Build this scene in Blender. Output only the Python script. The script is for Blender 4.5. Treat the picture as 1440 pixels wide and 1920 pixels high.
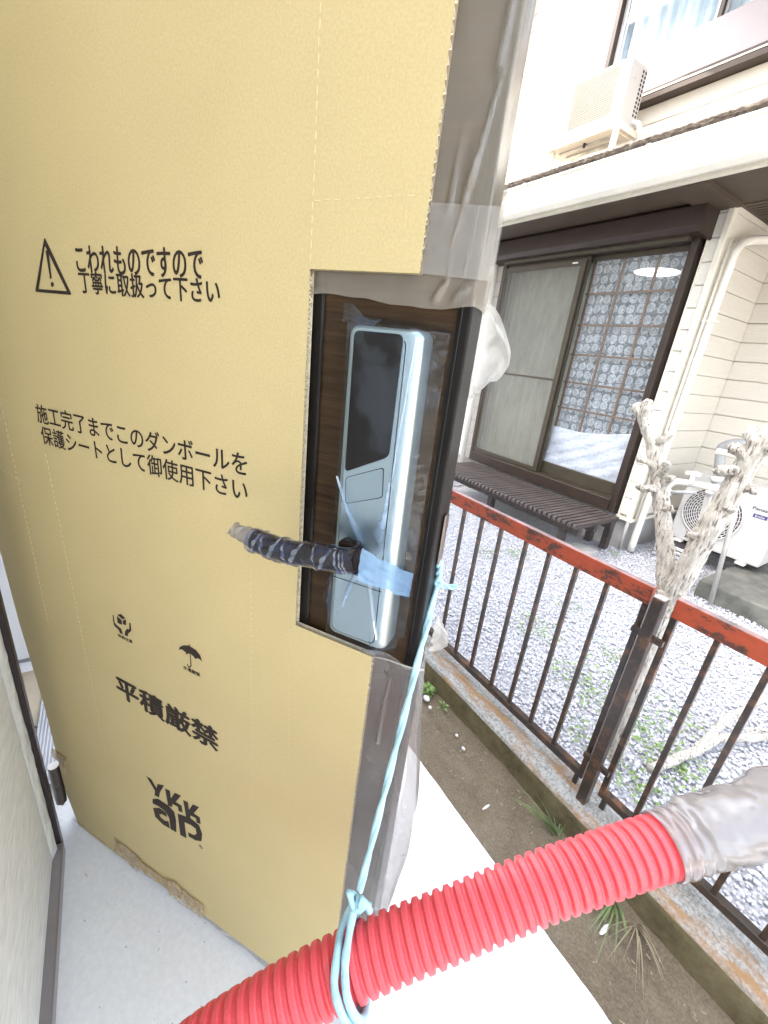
import bpy, bmesh, math, random
from mathutils import Vector, Matrix, noise
import numpy as np
random.seed(7); np.random.seed(7)
for o in list(bpy.data.objects): bpy.data.objects.remove(o)
SC = bpy.context.scene; COL = SC.collection

# ------------------------------------------------------------------ camera
cam = bpy.data.cameras.new("camera"); camo = bpy.data.objects.new("camera", cam); COL.objects.link(camo)
cam.sensor_fit = 'VERTICAL'; cam.sensor_height = 24.0; cam.lens = 24.0 * 789.0 / 1920.0
cam.clip_start = 0.01; cam.clip_end = 300
F = Vector((-0.77270, 0.52688, -0.35386)); R = Vector((0.52623, 0.84364, 0.10545))
F.normalize(); R = (R - R.dot(F) * F).normalized(); U = R.cross(F)
camo.matrix_world = Matrix(((R.x, U.x, -F.x, 0), (R.y, U.y, -F.y, 0), (R.z, U.z, -F.z, 1.2), (0, 0, 0, 1)))
SC.camera = camo

# ------------------------------------------------------------------ sky, sun, exposure
W = bpy.data.worlds.new("World"); SC.world = W; W.use_nodes = True
S2 = Vector((-0.6, -1.0, 1.6)).normalized()          # direction towards the sun
wn = W.node_tree; bg = wn.nodes["Background"]
sky = wn.nodes.new("ShaderNodeTexSky"); sky.sky_type = 'NISHITA'; sky.sun_disc = False
sky.sun_elevation = math.asin(S2.z); sky.sun_rotation = math.atan2(S2.x, S2.y)
sky.dust_density = 4.0; sky.ozone_density = 0.6
hz = wn.nodes.new("ShaderNodeHueSaturation"); hz.inputs['Saturation'].default_value = 0.5   # thin hazy spring sky
wn.links.new(sky.outputs[0], hz.inputs['Color']); wn.links.new(hz.outputs[0], bg.inputs[0]); bg.inputs[1].default_value = 0.15
sl = bpy.data.lights.new("sun", 'SUN'); sl.energy = 2.0; sl.angle = math.radians(0.5); sl.color = (1, .95, .86)
slo = bpy.data.objects.new("sun", sl); COL.objects.link(slo); slo.rotation_euler = S2.to_track_quat('Z', 'Y').to_euler()
slo.location = (0, 0, 12)
SC.view_settings.view_transform = 'Standard'; SC.view_settings.look = 'None'
SC.view_settings.gamma = 1.0; SC.view_settings.use_curve_mapping = False
SC.view_settings.exposure = 3.35
# ------------------------------------------------------------------ helpers
class MB:
    def __init__(s): s.v = []; s.f = []
    def add(s, v, f):
        n = len(s.v); s.v += [tuple(p) for p in v]; s.f += [tuple(i + n for i in q) for q in f]; return s
    def box(s, x0, x1, y0, y1, z0, z1):
        return s.add([(x0,y0,z0),(x1,y0,z0),(x1,y1,z0),(x0,y1,z0),(x0,y0,z1),(x1,y0,z1),(x1,y1,z1),(x0,y1,z1)],
                     [(0,3,2,1),(4,5,6,7),(0,1,5,4),(1,2,6,5),(2,3,7,6),(3,0,4,7)])
    def prism_xz(s, pts, y0, y1):
        n = len(pts)
        a = sum(pts[i][0]*pts[(i+1)%n][1]-pts[(i+1)%n][0]*pts[i][1] for i in range(n))
        if a < 0: pts = pts[::-1]
        v = [(p[0], y0, p[1]) for p in pts] + [(p[0], y1, p[1]) for p in pts]
        f = [tuple(range(n)), tuple(range(2*n-1, n-1, -1))] + [(i, i+n, (i+1)%n+n, (i+1)%n) for i in range(n)]
        return s.add(v, f)
    def prism_yz(s, pts, x0, x1):
        n = len(pts)
        v = [(x0, p[0], p[1]) for p in pts] + [(x1, p[0], p[1]) for p in pts]
        f = [tuple(range(n)), tuple(range(2*n-1, n-1, -1))] + [(i, i+n, (i+1)%n+n, (i+1)%n) for i in range(n)]
        return s.add(v, f)
    def flat_xz(s, pts, y):
        n = len(pts)
        a = sum(pts[i][0]*pts[(i+1)%n][1]-pts[(i+1)%n][0]*pts[i][1] for i in range(n))
        if a < 0: pts = pts[::-1]
        return s.add([(p[0], y, p[1]) for p in pts], [tuple(range(n))])
    def tube(s, path, rad, seg=10, caps=True, fn=None):
        path = [Vector(p) for p in path]; n = len(path)
        if not hasattr(rad, '__len__'): rad = [rad] * n
        up = None; rings = []
        for i in range(n):
            t = (path[min(i+1, n-1)] - path[max(i-1, 0)]).normalized()
            if up is None:
                up = Vector((0,0,1)) if abs(t.z) < .9 else Vector((1,0,0))
            a = (up - up.dot(t) * t).normalized(); up = a; b = t.cross(a)
            ring = []
            for k in range(seg):
                th = 2*math.pi*k/seg; r = rad[i]
                if fn: r += fn(i, th, path[i])
                ring.append(path[i] + (a*math.cos(th) + b*math.sin(th)) * r)
            rings.append(ring)
        v = [p for r in rings for p in r]
        f = [(i*seg+k, i*seg+(k+1)%seg, (i+1)*seg+(k+1)%seg, (i+1)*seg+k) for i in range(n-1) for k in range(seg)]
        if caps: f += [tuple(range(seg-1, -1, -1)), tuple((n-1)*seg+k for k in range(seg))]
        return s.add(v, f)
    def grid(s, nu, nv, fn):
        v = [fn(i/(nu-1), j/(nv-1)) for j in range(nv) for i in range(nu)]
        f = [(j*nu+i, j*nu+i+1, (j+1)*nu+i+1, (j+1)*nu+i) for j in range(nv-1) for i in range(nu-1)]
        return s.add(v, f)
    def mesh(s, name):
        m = bpy.data.meshes.new(name); m.from_pydata(s.v, [], s.f); m.update(); return m

def spline(pts, n):
    P = [np.array(p, float) for p in pts]; P = [2*P[0]-P[1]] + P + [2*P[-1]-P[-2]]
    out = []
    m = len(P) - 3
    for i in range(n):
        t = i/(n-1)*m; k = min(int(t), m-1); t -= k
        a, b, c, d = P[k], P[k+1], P[k+2], P[k+3]
        out.append(.5*((2*b)+(-a+c)*t+(2*a-5*b+4*c-d)*t*t+(-a+3*b-3*c+d)*t**3))
    return out

def obj(name, mb, mat, parent=None, smooth=False, bevel=0, seg=1, kind=None, solid=0):
    m = mb.mesh(name) if isinstance(mb, MB) else mb
    if mat is not None and not m.materials: m.materials.append(mat)
    o = bpy.data.objects.new(name, m); COL.objects.link(o)
    if smooth:
        m.polygons.foreach_set('use_smooth', [True]*len(m.polygons))
    if solid:
        md = o.modifiers.new('thick', 'SOLIDIFY'); md.thickness = solid
    if bevel:
        md = o.modifiers.new('bevel', 'BEVEL'); md.width = bevel; md.segments = seg; md.limit_method = 'ANGLE'; md.angle_limit = .6
    if parent is not None: o.parent = parent
    if kind: o['kind'] = kind
    return o
def tag(o, label, cat, group=None):
    o['label'] = label; o['category'] = cat
    if group: o['group'] = group
    return o
def root(name, label, cat, loc=(0,0,0), rz=0, group=None):
    o = bpy.data.objects.new(name, None); COL.objects.link(o); o.empty_display_size = .05
    o.location = loc; o.rotation_euler = (0,0,rz); return tag(o, label, cat, group)
def struct(name, mb, mat, **k): return obj(name, mb, mat, kind='structure', **k)
def kid(src, parent, loc=None):
    c = src.copy(); COL.objects.link(c); c.parent = parent
    if loc is not None: c.location = loc
    return c

# ------------------------------------------------------------------ materials
def new_mat(name):
    m = bpy.data.materials.new(name); m.use_nodes = True
    nt = m.node_tree; return m, nt, nt.nodes['Principled BSDF']
def N(nt, t, **kw):
    n = nt.nodes.new(t)
    for k, v in kw.items():
        if k in n.inputs: n.inputs[k].default_value = v
        else: setattr(n, k, v)
    return n
def coords(nt, scale=(1,1,1), rot=(0,0,0)):
    tc = N(nt, 'ShaderNodeTexCoord'); mp = N(nt, 'ShaderNodeMapping')
    mp.inputs['Scale'].default_value = scale; mp.inputs['Rotation'].default_value = rot
    nt.links.new(tc.outputs['Object'], mp.inputs[0]); return mp.outputs[0]
def ramp(nt, fac, stops):
    r = N(nt, 'ShaderNodeValToRGB'); e = r.color_ramp.elements
    while len(e) < len(stops): e.new(.5)
    for i, (p, c) in enumerate(stops):
        e[i].position = p; e[i].color = (*c, 1) if len(c) == 3 else c
    nt.links.new(fac, r.inputs[0]); return r.outputs[0]
def tex(nt, co, kind='Noise', scale=5, detail=4, rough=.6, **kw):
    t = N(nt, 'ShaderNodeTex'+kind)
    if 'Scale' in t.inputs: t.inputs['Scale'].default_value = scale
    if kind == 'Noise': t.inputs['Detail'].default_value = detail; t.inputs['Roughness'].default_value = rough
    for k, v in kw.items(): setattr(t, k, v)
    if co is not None: nt.links.new(co, t.inputs['Vector'])
    return t.outputs[0]
def mixc(nt, fac, a, b, blend='MIX'):
    m = N(nt, 'ShaderNodeMix', data_type='RGBA', blend_type=blend)
    for s, v in ((0, fac), (6, a), (7, b)):
        if hasattr(v, 'links'): nt.links.new(v, m.inputs[s])
        else: m.inputs[s].default_value = v if s == 0 else ((*v, 1) if len(v) == 3 else v)
    return m.outputs[2]
def bump(nt, bs, h, strength=.3, dist=.002):
    b = N(nt, 'ShaderNodeBump'); b.inputs['Strength'].default_value = strength; b.inputs['Distance'].default_value = dist
    nt.links.new(h, b.inputs['Height']); nt.links.new(b.outputs[0], bs.inputs['Normal'])
def simple(name, col, rough=.5, metal=0, var=.12, scale=8, bs_=.0, sc=(1,1,1), spec=.5, bscale=None, coat=0):
    m, nt, b = new_mat(name); co = coords(nt, sc)
    n = tex(nt, co, scale=scale)
    lo = tuple(c*(1-var) for c in col); hi = tuple(min(1, c*(1+var)) for c in col)
    nt.links.new(ramp(nt, n, [(.3, lo), (.7, hi)]), b.inputs['Base Color'])
    b.inputs['Roughness'].default_value = rough; b.inputs['Metallic'].default_value = metal
    b.inputs['Specular IOR Level'].default_value = spec; b.inputs['Coat Weight'].default_value = coat
    if bs_: bump(nt, b, tex(nt, co, scale=bscale or scale*8), bs_)
    return m

def schlick(nt, k, normal=None):
    lw = N(nt, 'ShaderNodeLayerWeight'); lw.inputs[0].default_value = .5
    if normal is not None: nt.links.new(normal, lw.inputs['Normal'])
    p = N(nt, 'ShaderNodeMath', operation='POWER'); p.inputs[1].default_value = 5; nt.links.new(lw.outputs['Facing'], p.inputs[0])
    m = N(nt, 'ShaderNodeMath', operation='MULTIPLY_ADD'); nt.links.new(p.outputs[0], m.inputs[0]); m.inputs[1].default_value = .96; m.inputs[2].default_value = .04
    q = N(nt, 'ShaderNodeMath', operation='MULTIPLY'); q.use_clamp = True; nt.links.new(m.outputs[0], q.inputs[0]); q.inputs[1].default_value = k
    return q.outputs[0]
def film_mat(name, col, opac, rough=.2, trans=.5, gloss=.5, wr=60, opvar=.12, bstr=.15, band=(.3,.7), psc=None):
    """thin plastic sheet: mostly clear, some milky scatter, glossy"""
    m, nt, b = new_mat(name); out = nt.nodes['Material Output']
    co = coords(nt); n = tex(nt, co, scale=psc or wr*.25, detail=4)
    d = N(nt, 'ShaderNodeBsdfDiffuse'); d.inputs[0].default_value = (*col, 1)
    t = N(nt, 'ShaderNodeBsdfTranslucent'); t.inputs[0].default_value = (*col, 1)
    ms = N(nt, 'ShaderNodeMixShader'); ms.inputs[0].default_value = trans
    nt.links.new(d.outputs[0], ms.inputs[1]); nt.links.new(t.outputs[0], ms.inputs[2])
    tr = N(nt, 'ShaderNodeBsdfTransparent'); tr.inputs[0].default_value = (*[.5+.5*c for c in col], 1)
    m2 = N(nt, 'ShaderNodeMixShader')
    op = N(nt, 'ShaderNodeMapRange'); op.inputs['From Min'].default_value = band[0]; op.inputs['From Max'].default_value = band[1]
    op.inputs['To Min'].default_value = max(0, opac-opvar); op.inputs['To Max'].default_value = opac+opvar
    nt.links.new(n, op.inputs[0]); nt.links.new(op.outputs[0], m2.inputs[0])
    nt.links.new(tr.outputs[0], m2.inputs[1]); nt.links.new(ms.outputs[0], m2.inputs[2])
    g = N(nt, 'ShaderNodeBsdfGlossy'); g.inputs['Roughness'].default_value = rough; g.inputs[0].default_value = (.9,.9,.9,1)
    bp = N(nt, 'ShaderNodeBump'); bp.inputs['Strength'].default_value = bstr; bp.inputs['Distance'].default_value = .003
    nt.links.new(tex(nt, co, scale=wr, detail=2), bp.inputs['Height'])
    for q in (g, d): nt.links.new(bp.outputs[0], q.inputs['Normal'])
    fc_ = schlick(nt, gloss*2, bp.outputs[0])
    m3 = N(nt, 'ShaderNodeMixShader'); nt.links.new(fc_, m3.inputs[0])
    nt.links.new(m2.outputs[0], m3.inputs[1]); nt.links.new(g.outputs[0], m3.inputs[2])
    nt.links.new(m3.outputs[0], out.inputs[0]); return m

def glass_mat(name, tint=(1,1,1), k=1.5):
    m, nt, b = new_mat(name); out = nt.nodes['Material Output']
    tr = N(nt, 'ShaderNodeBsdfTransparent'); tr.inputs[0].default_value = (*tint, 1)
    g = N(nt, 'ShaderNodeBsdfGlossy'); g.inputs['Roughness'].default_value = .01
    ms = N(nt, 'ShaderNodeMixShader'); nt.links.new(schlick(nt, k), ms.inputs[0])
    nt.links.new(tr.outputs[0], ms.inputs[1]); nt.links.new(g.outputs[0], ms.inputs[2])
    nt.links.new(ms.outputs[0], out.inputs[0]); return m

M = {}
# cardboard
m, nt, b = new_mat('cardboard'); co = coords(nt)
fib = tex(nt, coords(nt, (260, 1, 90)), scale=2.2, detail=5, rough=.7)
spk = tex(nt, co, scale=420, detail=2); big = tex(nt, co, scale=2.2, detail=3)
c1 = ramp(nt, fib, [(.25, (.53,.422,.208)), (.75, (.625,.506,.266))])
c2 = mixc(nt, .35, c1, ramp(nt, spk, [(.35, (.46,.37,.177)), (.65, (.665,.555,.30))]))
c3 = mixc(nt, .3, c2, ramp(nt, big, [(.35, (.50,.405,.20)), (.65, (.645,.53,.275))]))
nt.links.new(c3, b.inputs['Base Color']); b.inputs['Roughness'].default_value = .78; b.inputs['Specular IOR Level'].default_value = .25
wv = tex(nt, coords(nt, (1, 1, 1)), 'Wave', scale=36, bands_direction='Z')
hh = N(nt, 'ShaderNodeMath', operation='MULTIPLY_ADD'); nt.links.new(wv, hh.inputs[0]); hh.inputs[1].default_value = .05; nt.links.new(spk, hh.inputs[2])
bump(nt, b, hh.outputs[0], .12, .0008); M['card'] = m
M['card_edge'] = simple('cardboard_cut_edge', (.76,.66,.47), .85, var=.15, scale=200)
M['card_core'] = simple('cardboard_core_painted_shade', (.03,.02,.012), .9)  # near-black colour stands in for shade inside the flute holes
M['perf'] = simple('perforation_paper', (.655,.54,.30), .8, scale=100)
M['ink'] = simple('brown_black_ink', (.022,.011,.006), .7, var=.2, scale=150)
# door
m, nt, b = new_mat('dark_walnut_foil'); co = coords(nt, (9, 9, 150))
w = tex(nt, co, scale=1.2, detail=6, rough=.7); w2 = tex(nt, coords(nt, (3,3,40)), scale=1.5, detail=3)
cc = mixc(nt, .5, ramp(nt, w, [(.30, (.012,.006,.0025)), (.5, (.040,.022,.009)), (.74, (.092,.055,.024))]), ramp(nt, w2, [(.3, (.02,.011,.006)), (.7, (.075,.042,.018))]))
nt.links.new(cc, b.inputs['Base Color']); b.inputs['Roughness'].default_value = .42; b.inputs['Specular IOR Level'].default_value = .2; bump(nt, b, w, .15, .0006); M['wood'] = m
M['black'] = simple('black_aluminium', (.006,.0045,.0035), .38, var=.2, scale=30, spec=.25)
M['silver'] = simple('satin_silver', (.50,.56,.525), .34, metal=.8, var=.03, scale=3)
M['silver2'] = simple('satin_silver_flap', (.45,.51,.48), .36, metal=.75, var=.03)
M['keyglass'] = simple('black_touch_glass', (.006,.003,.002), .10, var=.1, spec=.15)
M['seam'] = simple('dark_seam', (.01,.01,.012), .6)
M['lever'] = simple('dark_bronze_lever', (.012,.007,.005), .38, metal=0, var=.2, scale=40, spec=.15)
M['film'] = film_mat('clear_film', (.66,.58,.46), .30, rough=.2, trans=.30, gloss=.6, wr=26, opvar=.05, bstr=.10)
M['film_low'] = film_mat('milky_film', (.74,.71,.68), .30, rough=.2, trans=.5, gloss=.6, wr=24, opvar=.06, bstr=.10)
M['bag'] = film_mat('white_film', (.70,.68,.63), .62, rough=.25, trans=.5, gloss=.5, wr=40)
M['tape'] = film_mat('clear_tape', (.72,.70,.66), .22, rough=.12, trans=.3, gloss=.9, wr=30)
M['bluefilm'] = film_mat('blue_film', (.60,.74,.92), .03, rough=.12, trans=.4, gloss=.3, wr=40, opvar=.03, bstr=.1, band=(.50,.60), psc=16)
M['bluetape'] = film_mat('blue_tape', (.33,.55,.80), .45, rough=.3, trans=.35, gloss=.4, wr=50)
M['leverfilm'] = film_mat('blue_wrap', (.07,.14,.55), .035, rough=.08, trans=.2, gloss=.8, wr=45, opvar=.035, bstr=.3, band=(.46,.60), psc=55)
M['sleeve'] = film_mat('grey_sleeve', (.36,.325,.30), .76, rough=.18, trans=.3, gloss=1.0, wr=14, bstr=.03, opvar=.06)
M['browntape'] = film_mat('brown_tape', (.60,.46,.27), .72, rough=.25, trans=.3, gloss=.6, wr=30)
M['rope'] = simple('light_blue_twine', (.38,.62,.70), .5, var=.2, scale=60, sc=(1,1,1), bs_=.3, bscale=300)
m, nt, b = new_mat('red_duct'); co = coords(nt); n = tex(nt, co, scale=14); s2 = tex(nt, co, scale=500, detail=2)
nt.links.new(mixc(nt, .25, ramp(nt, n, [(.3, (.66,.068,.080)), (.7, (.73,.088,.100))]), ramp(nt, s2, [(.4, (.62,.06,.072)), (.6, (.79,.14,.155))])), b.inputs['Base Color'])
b.inputs['Roughness'].default_value = .42; b.inputs['Subsurface Weight'].default_value = .08; b.inputs['Subsurface Radius'].default_value = (.02,.004,.004)
bump(nt, b, s2, .08, .0005); M['duct'] = m
M['greyduct'] = simple('grey_duct', (.42,.40,.40), .5)
# ground
m, nt, b = new_mat('pale_concrete'); co = coords(nt)
a = tex(nt, co, scale=3.5, detail=8, rough=.65); d = tex(nt, co, scale=90, detail=4); v = tex(nt, co, 'Voronoi', scale=38)
c = mixc(nt, .4, ramp(nt, a, [(.3, (.68,.695,.69)), (.7, (.79,.795,.785))]), ramp(nt, d, [(.3, (.60,.61,.605)), (.7, (.80,.805,.795))]))
c = mixc(nt, ramp(nt, v, [(.035, (.7,.7,.7)), (.085, (0,0,0))]), c, (.17,.17,.16))
nt.links.new(c, b.inputs['Base Color']); b.inputs['Roughness'].default_value = .85
ad = N(nt, 'ShaderNodeMath', operation='ADD'); nt.links.new(a, ad.inputs[0]); nt.links.new(d, ad.inputs[1]); bump(nt, b, ad.outputs[0], .35, .002); M['conc'] = m
m, nt, b = new_mat('damp_soil'); co = coords(nt)
a = tex(nt, co, scale=7, detail=9, rough=.7); d = tex(nt, co, scale=160, detail=3)
c = mixc(nt, .45, ramp(nt, a, [(.25, (.065,.046,.026)), (.5, (.14,.112,.070)), (.75, (.20,.165,.115))]), ramp(nt, d, [(.3, (.05,.036,.022)), (.7, (.20,.16,.11))]))
nt.links.new(c, b.inputs['Base Color']); b.inputs['Roughness'].default_value = .92; bump(nt, b, d, .5, .003); M['soil'] = m
m, nt, b = new_mat('mossy_kerb'); co = coords(nt)
a = tex(nt, co, scale=9, detail=9, rough=.75); d = tex(nt, co, scale=130, detail=4); r = tex(nt, coords(nt, (1.1,4,.6)), scale=5, detail=5)
c = mixc(nt, .55, ramp(nt, a, [(.3, (.12,.11,.085)), (.5, (.25,.25,.23)), (.7, (.36,.36,.34))]), ramp(nt, d, [(.32, (.07,.07,.06)), (.5, (.30,.295,.28)), (.7, (.50,.50,.48))]))
c = mixc(nt, ramp(nt, r, [(.50, (0,0,0)), (.64, (.85,.85,.85))]), c, (.26,.135,.045))
geo = N(nt, 'ShaderNodeNewGeometry'); sx = N(nt, 'ShaderNodeSeparateXYZ'); nt.links.new(geo.outputs['True Normal'], sx.inputs[0])
side = ramp(nt, sx.outputs[2], [(.3, (1,1,1)), (.7, (0,0,0))])
c = mixc(nt, side, c, ramp(nt, a, [(.3, (.06,.048,.022)), (.5, (.15,.122,.058)), (.72, (.22,.19,.105))]))
nt.links.new(c, b.inputs['Base Color']); b.inputs['Roughness'].default_value = .9; bump(nt, b, d, .8, .004); M['kerb'] = m
m, nt, b = new_mat('white_gravel'); oi = N(nt, 'ShaderNodeNewGeometry'); co = coords(nt)
r = ramp(nt, oi.outputs['Random Per Island'], [(0, (.34,.345,.37)), (.25, (.43,.435,.465)), (.7, (.52,.53,.565)), (1, (.62,.62,.64))])
nt.links.new(mixc(nt, .3, r, ramp(nt, tex(nt, co, scale=120), [(.3, (.40,.41,.44)), (.7, (.66,.66,.68))])), b.inputs['Base Color']); b.inputs['Roughness'].default_value = .75; M['gravel'] = m
M['gravelbed'] = simple('gravel_bed', (.40,.40,.42), .95, var=.5, scale=90, bs_=.6)
M['leaf'] = simple('weed_leaf', (.15,.24,.055), .5, var=.5, scale=30)
M['grass'] = simple('grass_blade', (.11,.16,.055), .5, var=.5, scale=20)
M['drygrass'] = simple('dry_stem', (.24,.20,.125), .7, var=.3, scale=20)
M['white_bit'] = simple('white_pebble', (.68,.66,.62), .7, var=.2, scale=60)
# fence
m, nt, b = new_mat('flaking_red_oxide'); co = coords(nt)
a = tex(nt, coords(nt, (1,1,1.8)), scale=14, detail=7, rough=.72); g = N(nt, 'ShaderNodeNewGeometry'); sx = N(nt, 'ShaderNodeSeparateXYZ'); nt.links.new(g.outputs['Normal'], sx.inputs[0])
c = ramp(nt, a, [(.40, (.36,.058,.020)), (.53, (.30,.050,.018)), (.56, (.115,.035,.018)), (.66, (.035,.024,.020))])
c = mixc(nt, ramp(nt, sx.outputs[2], [(.6, (0,0,0)), (.9, (.8,.8,.8))]), c, ramp(nt, a, [(.35, (.30,.27,.27)), (.6, (.15,.125,.12))]))
nt.links.new(c, b.inputs['Base Color']); b.inputs['Roughness'].default_value = .6; bump(nt, b, a, .5, .002); M['redrail'] = m
m, nt, b = new_mat('worn_black_iron'); co = coords(nt); a = tex(nt, co, scale=20, detail=7, rough=.7)
c = ramp(nt, a, [(.3, (.018,.013,.010)), (.50, (.034,.023,.017)), (.62, (.12,.055,.027))])
nt.links.new(c, b.inputs['Base Color']); b.inputs['Roughness'].default_value = .4; b.inputs['Coat Weight'].default_value = .35; b.inputs['Coat Roughness'].default_value = .25; bump(nt, b, a, .3, .001); M['iron'] = m
m, nt, b = new_mat('bark'); co = coords(nt, (1,1,.13)); a = tex(nt, coords(nt), scale=26, detail=8, rough=.7)
cr = tex(nt, co, scale=150, detail=3, rough=.55)
c = mixc(nt, ramp(nt, cr, [(.36, (.8,.8,.8)), (.43, (0,0,0))]), ramp(nt, a, [(.3, (.40,.36,.30)), (.5, (.56,.52,.45)), (.7, (.72,.69,.62))]), (.10,.07,.05))
nt.links.new(c, b.inputs['Base Color']); b.inputs['Roughness'].default_value = .9
bump(nt, b, cr, 1.0, .016); M['bark'] = m
# house
def siding(name, col):
    m, nt, b = new_mat(name); co = coords(nt, (1,1,14)); n = tex(nt, co, scale=5, detail=6); f = tex(nt, coords(nt), scale=90, detail=4)
    oi = N(nt, 'ShaderNodeObjectInfo')
    c = mixc(nt, .3, ramp(nt, n, [(.3, tuple(x*.93 for x in col)), (.7, tuple(min(1,x*1.06) for x in col))]), ramp(nt, f, [(.35, tuple(x*.88 for x in col)), (.65, col)]))
    nt.links.new(c, b.inputs['Base Color']); b.inputs['Roughness'].default_value = .6; bump(nt, b, f, .15, .001); return m
M['siding'] = siding('cream_siding', (.68,.635,.55)); M['sidingw'] = siding('pale_siding', (.70,.67,.60))
M['trim'] = simple('cream_trim', (.72,.68,.57), .5, var=.05)
M['whitepvc'] = simple('white_pvc', (.76,.73,.66), .35, var=.05, scale=4)
M['gutter'] = simple('cream_gutter', (.74,.71,.62), .4, var=.07, scale=6)
M['bronze'] = simple('bronze_sash', (.036,.023,.017), .40, metal=.2, var=.15, scale=10)
M['bronze2'] = simple('shutter_bronze', (.034,.020,.015), .4, metal=.1, var=.1, scale=4)
M['bronze3'] = simple('inner_sash_olive', (.055,.044,.028), .4, metal=.2, var=.12)
M['soffit'] = simple('brown_soffit', (.07,.05,.034), .6, var=.15, scale=6)
M['spandrel'] = simple('grey_lilac_panel', (.30,.265,.28), .4, var=.05, scale=3)
M['fnd'] = simple('foundation_concrete', (.36,.35,.33), .9, var=.15, scale=7, bs_=.3)
M['tile'] = simple('dark_roof_edge', (.10,.08,.065), .85, var=.7, scale=40, bs_=.6)
M['glass'] = glass_mat('window_glass', (.93,.95,.95), 1.25)
M['screen'] = film_mat('insect_screen', (.62,.61,.56), .15, rough=.5, trans=.1, gloss=.0, wr=300, opvar=.03)
m, nt, b = new_mat('lace'); out = nt.nodes['Material Output']; co = coords(nt, (1,.0,1))
v1 = tex(nt, co, 'Voronoi', scale=13.5); 
vn = nt.nodes[-1]; vn.inputs['Randomness'].default_value = .18
g1 = lambda x: (x,x,x)
rg = ramp(nt, v1, [(0, g1(.9)), (.09, g1(.45)), (.17, g1(.92)), (.26, g1(.55)), (.34, g1(.95)), (.42, g1(.85)), (.48, g1(.30)), (1, g1(.34))])
pt_ = tex(nt, co, 'Voronoi', scale=60)
op = mixc(nt, .28, rg, ramp(nt, pt_, [(.25, g1(1)), (.5, g1(.1))]))
df = N(nt, 'ShaderNodeBsdfDiffuse'); df.inputs[0].default_value = (.82,.84,.90,1)
tp = N(nt, 'ShaderNodeBsdfTransparent'); mx = N(nt, 'ShaderNodeMixShader')
nt.links.new(op, mx.inputs[0]); nt.links.new(tp.outputs[0], mx.inputs[1]); nt.links.new(df.outputs[0], mx.inputs[2]); nt.links.new(mx.outputs[0], out.inputs[0]); M['lace'] = m
m, nt, b = new_mat('marbled_curtain'); a = tex(nt, coords(nt, (5,1,1.2)), scale=3.5, detail=8, rough=.7)
nt.links.new(ramp(nt, a, [(.3, (.46,.45,.39)), (.5, (.66,.65,.58)), (.7, (.82,.81,.75))]), b.inputs['Base Color']); b.inputs['Roughness'].default_value = .9; M['curtain'] = m
M['bluecurtain'] = simple('pale_blue_curtain', (.60,.68,.78), .8, var=.15, scale=3, sc=(8,1,.4))
m, nt, b = new_mat('printed_towel'); v = tex(nt, coords(nt, (1,.2,1)), 'Voronoi', scale=38)
nt.links.new(mixc(nt, .55, ramp(nt, v, [(.25, (.56,.56,.72)), (.45, (.80,.80,.88))]), (.78,.78,.87)), b.inputs['Base Color']); b.inputs['Roughness'].default_value = .95; M['towel'] = m
M['lattice'] = simple('lattice_wood', (.20,.115,.075), .6, var=.35, scale=20, sc=(1,1,4))
M['deckwood'] = simple('weathered_dark_slat', (.052,.040,.036), .65, var=.55, scale=9, sc=(9,.8,9), bs_=.3)
M['room'] = simple('dim_room', (.30,.31,.36), .9)
M['acw'] = simple('ivory_casing', (.56,.545,.52), .4, var=.03, scale=3)
M['grille'] = simple('beige_grille', (.20,.187,.155), .5, var=.04)
M['acgrey'] = simple('grey_plastic', (.50,.50,.50), .5, var=.06)
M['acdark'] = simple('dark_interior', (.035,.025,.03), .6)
M['copper'] = simple('copper_fins', (.20,.095,.06), .4, metal=.4)
M['galv'] = simple('galvanised_steel', (.50,.48,.44), .42, metal=.5, var=.15, scale=20)
M['pvcgrey'] = simple('grey_pvc', (.30,.31,.31), .4, var=.08)
M['logo'] = simple('dark_blue_print', (.03,.03,.06), .5)
M['blue_badge'] = simple('indigo_badge', (.05,.05,.18), .4)
M['slab'] = simple('mottled_slab', (.115,.115,.10), .85, var=.4, scale=9, bs_=.4)
M['stucco'] = simple('troweled_mortar', (.70,.70,.68), .9, var=.12, scale=9, sc=(3,1,12), bs_=.5, bscale=30)
M['plaster'] = simple('pale_plaster_edge', (.66,.66,.63), .9, var=.12, scale=30, bs_=.5)
M['framealu'] = simple('dark_frame_alu', (.045,.035,.038), .3, metal=.4, var=.1)
M['frameside'] = simple('grey_frame_side', (.30,.28,.29), .3, metal=.6, var=.06)
M['hinge'] = simple('bronze_hinge', (.20,.17,.15), .3, metal=.8, var=.1)
M['whitewall'] = simple('white_lining', (.78,.78,.77), .6, var=.03)
M['mat'] = simple('blue_grey_corrugated_plastic', (.40,.41,.43), .4, var=.1)
M['scrap'] = simple('dull_scrap_board', (.40,.34,.25), .85, var=.15)
M['ourwall'] = simple('pale_wall', (.66,.65,.61), .8, var=.05)
M['roofdark'] = simple('slate_roof', (.10,.10,.11), .7, var=.2)
M['earth'] = simple('far_ground', (.22,.20,.17), .95, var=.3)
lm, lnt, lb = new_mat('lamp_shade_glow'); lb.inputs['Emission Color'].default_value = (1,.94,.86,1); lb.inputs['Emission Strength'].default_value = 1.0
lb.inputs['Base Color'].default_value = (.8,.76,.7,1); M['lamp'] = lm

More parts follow.
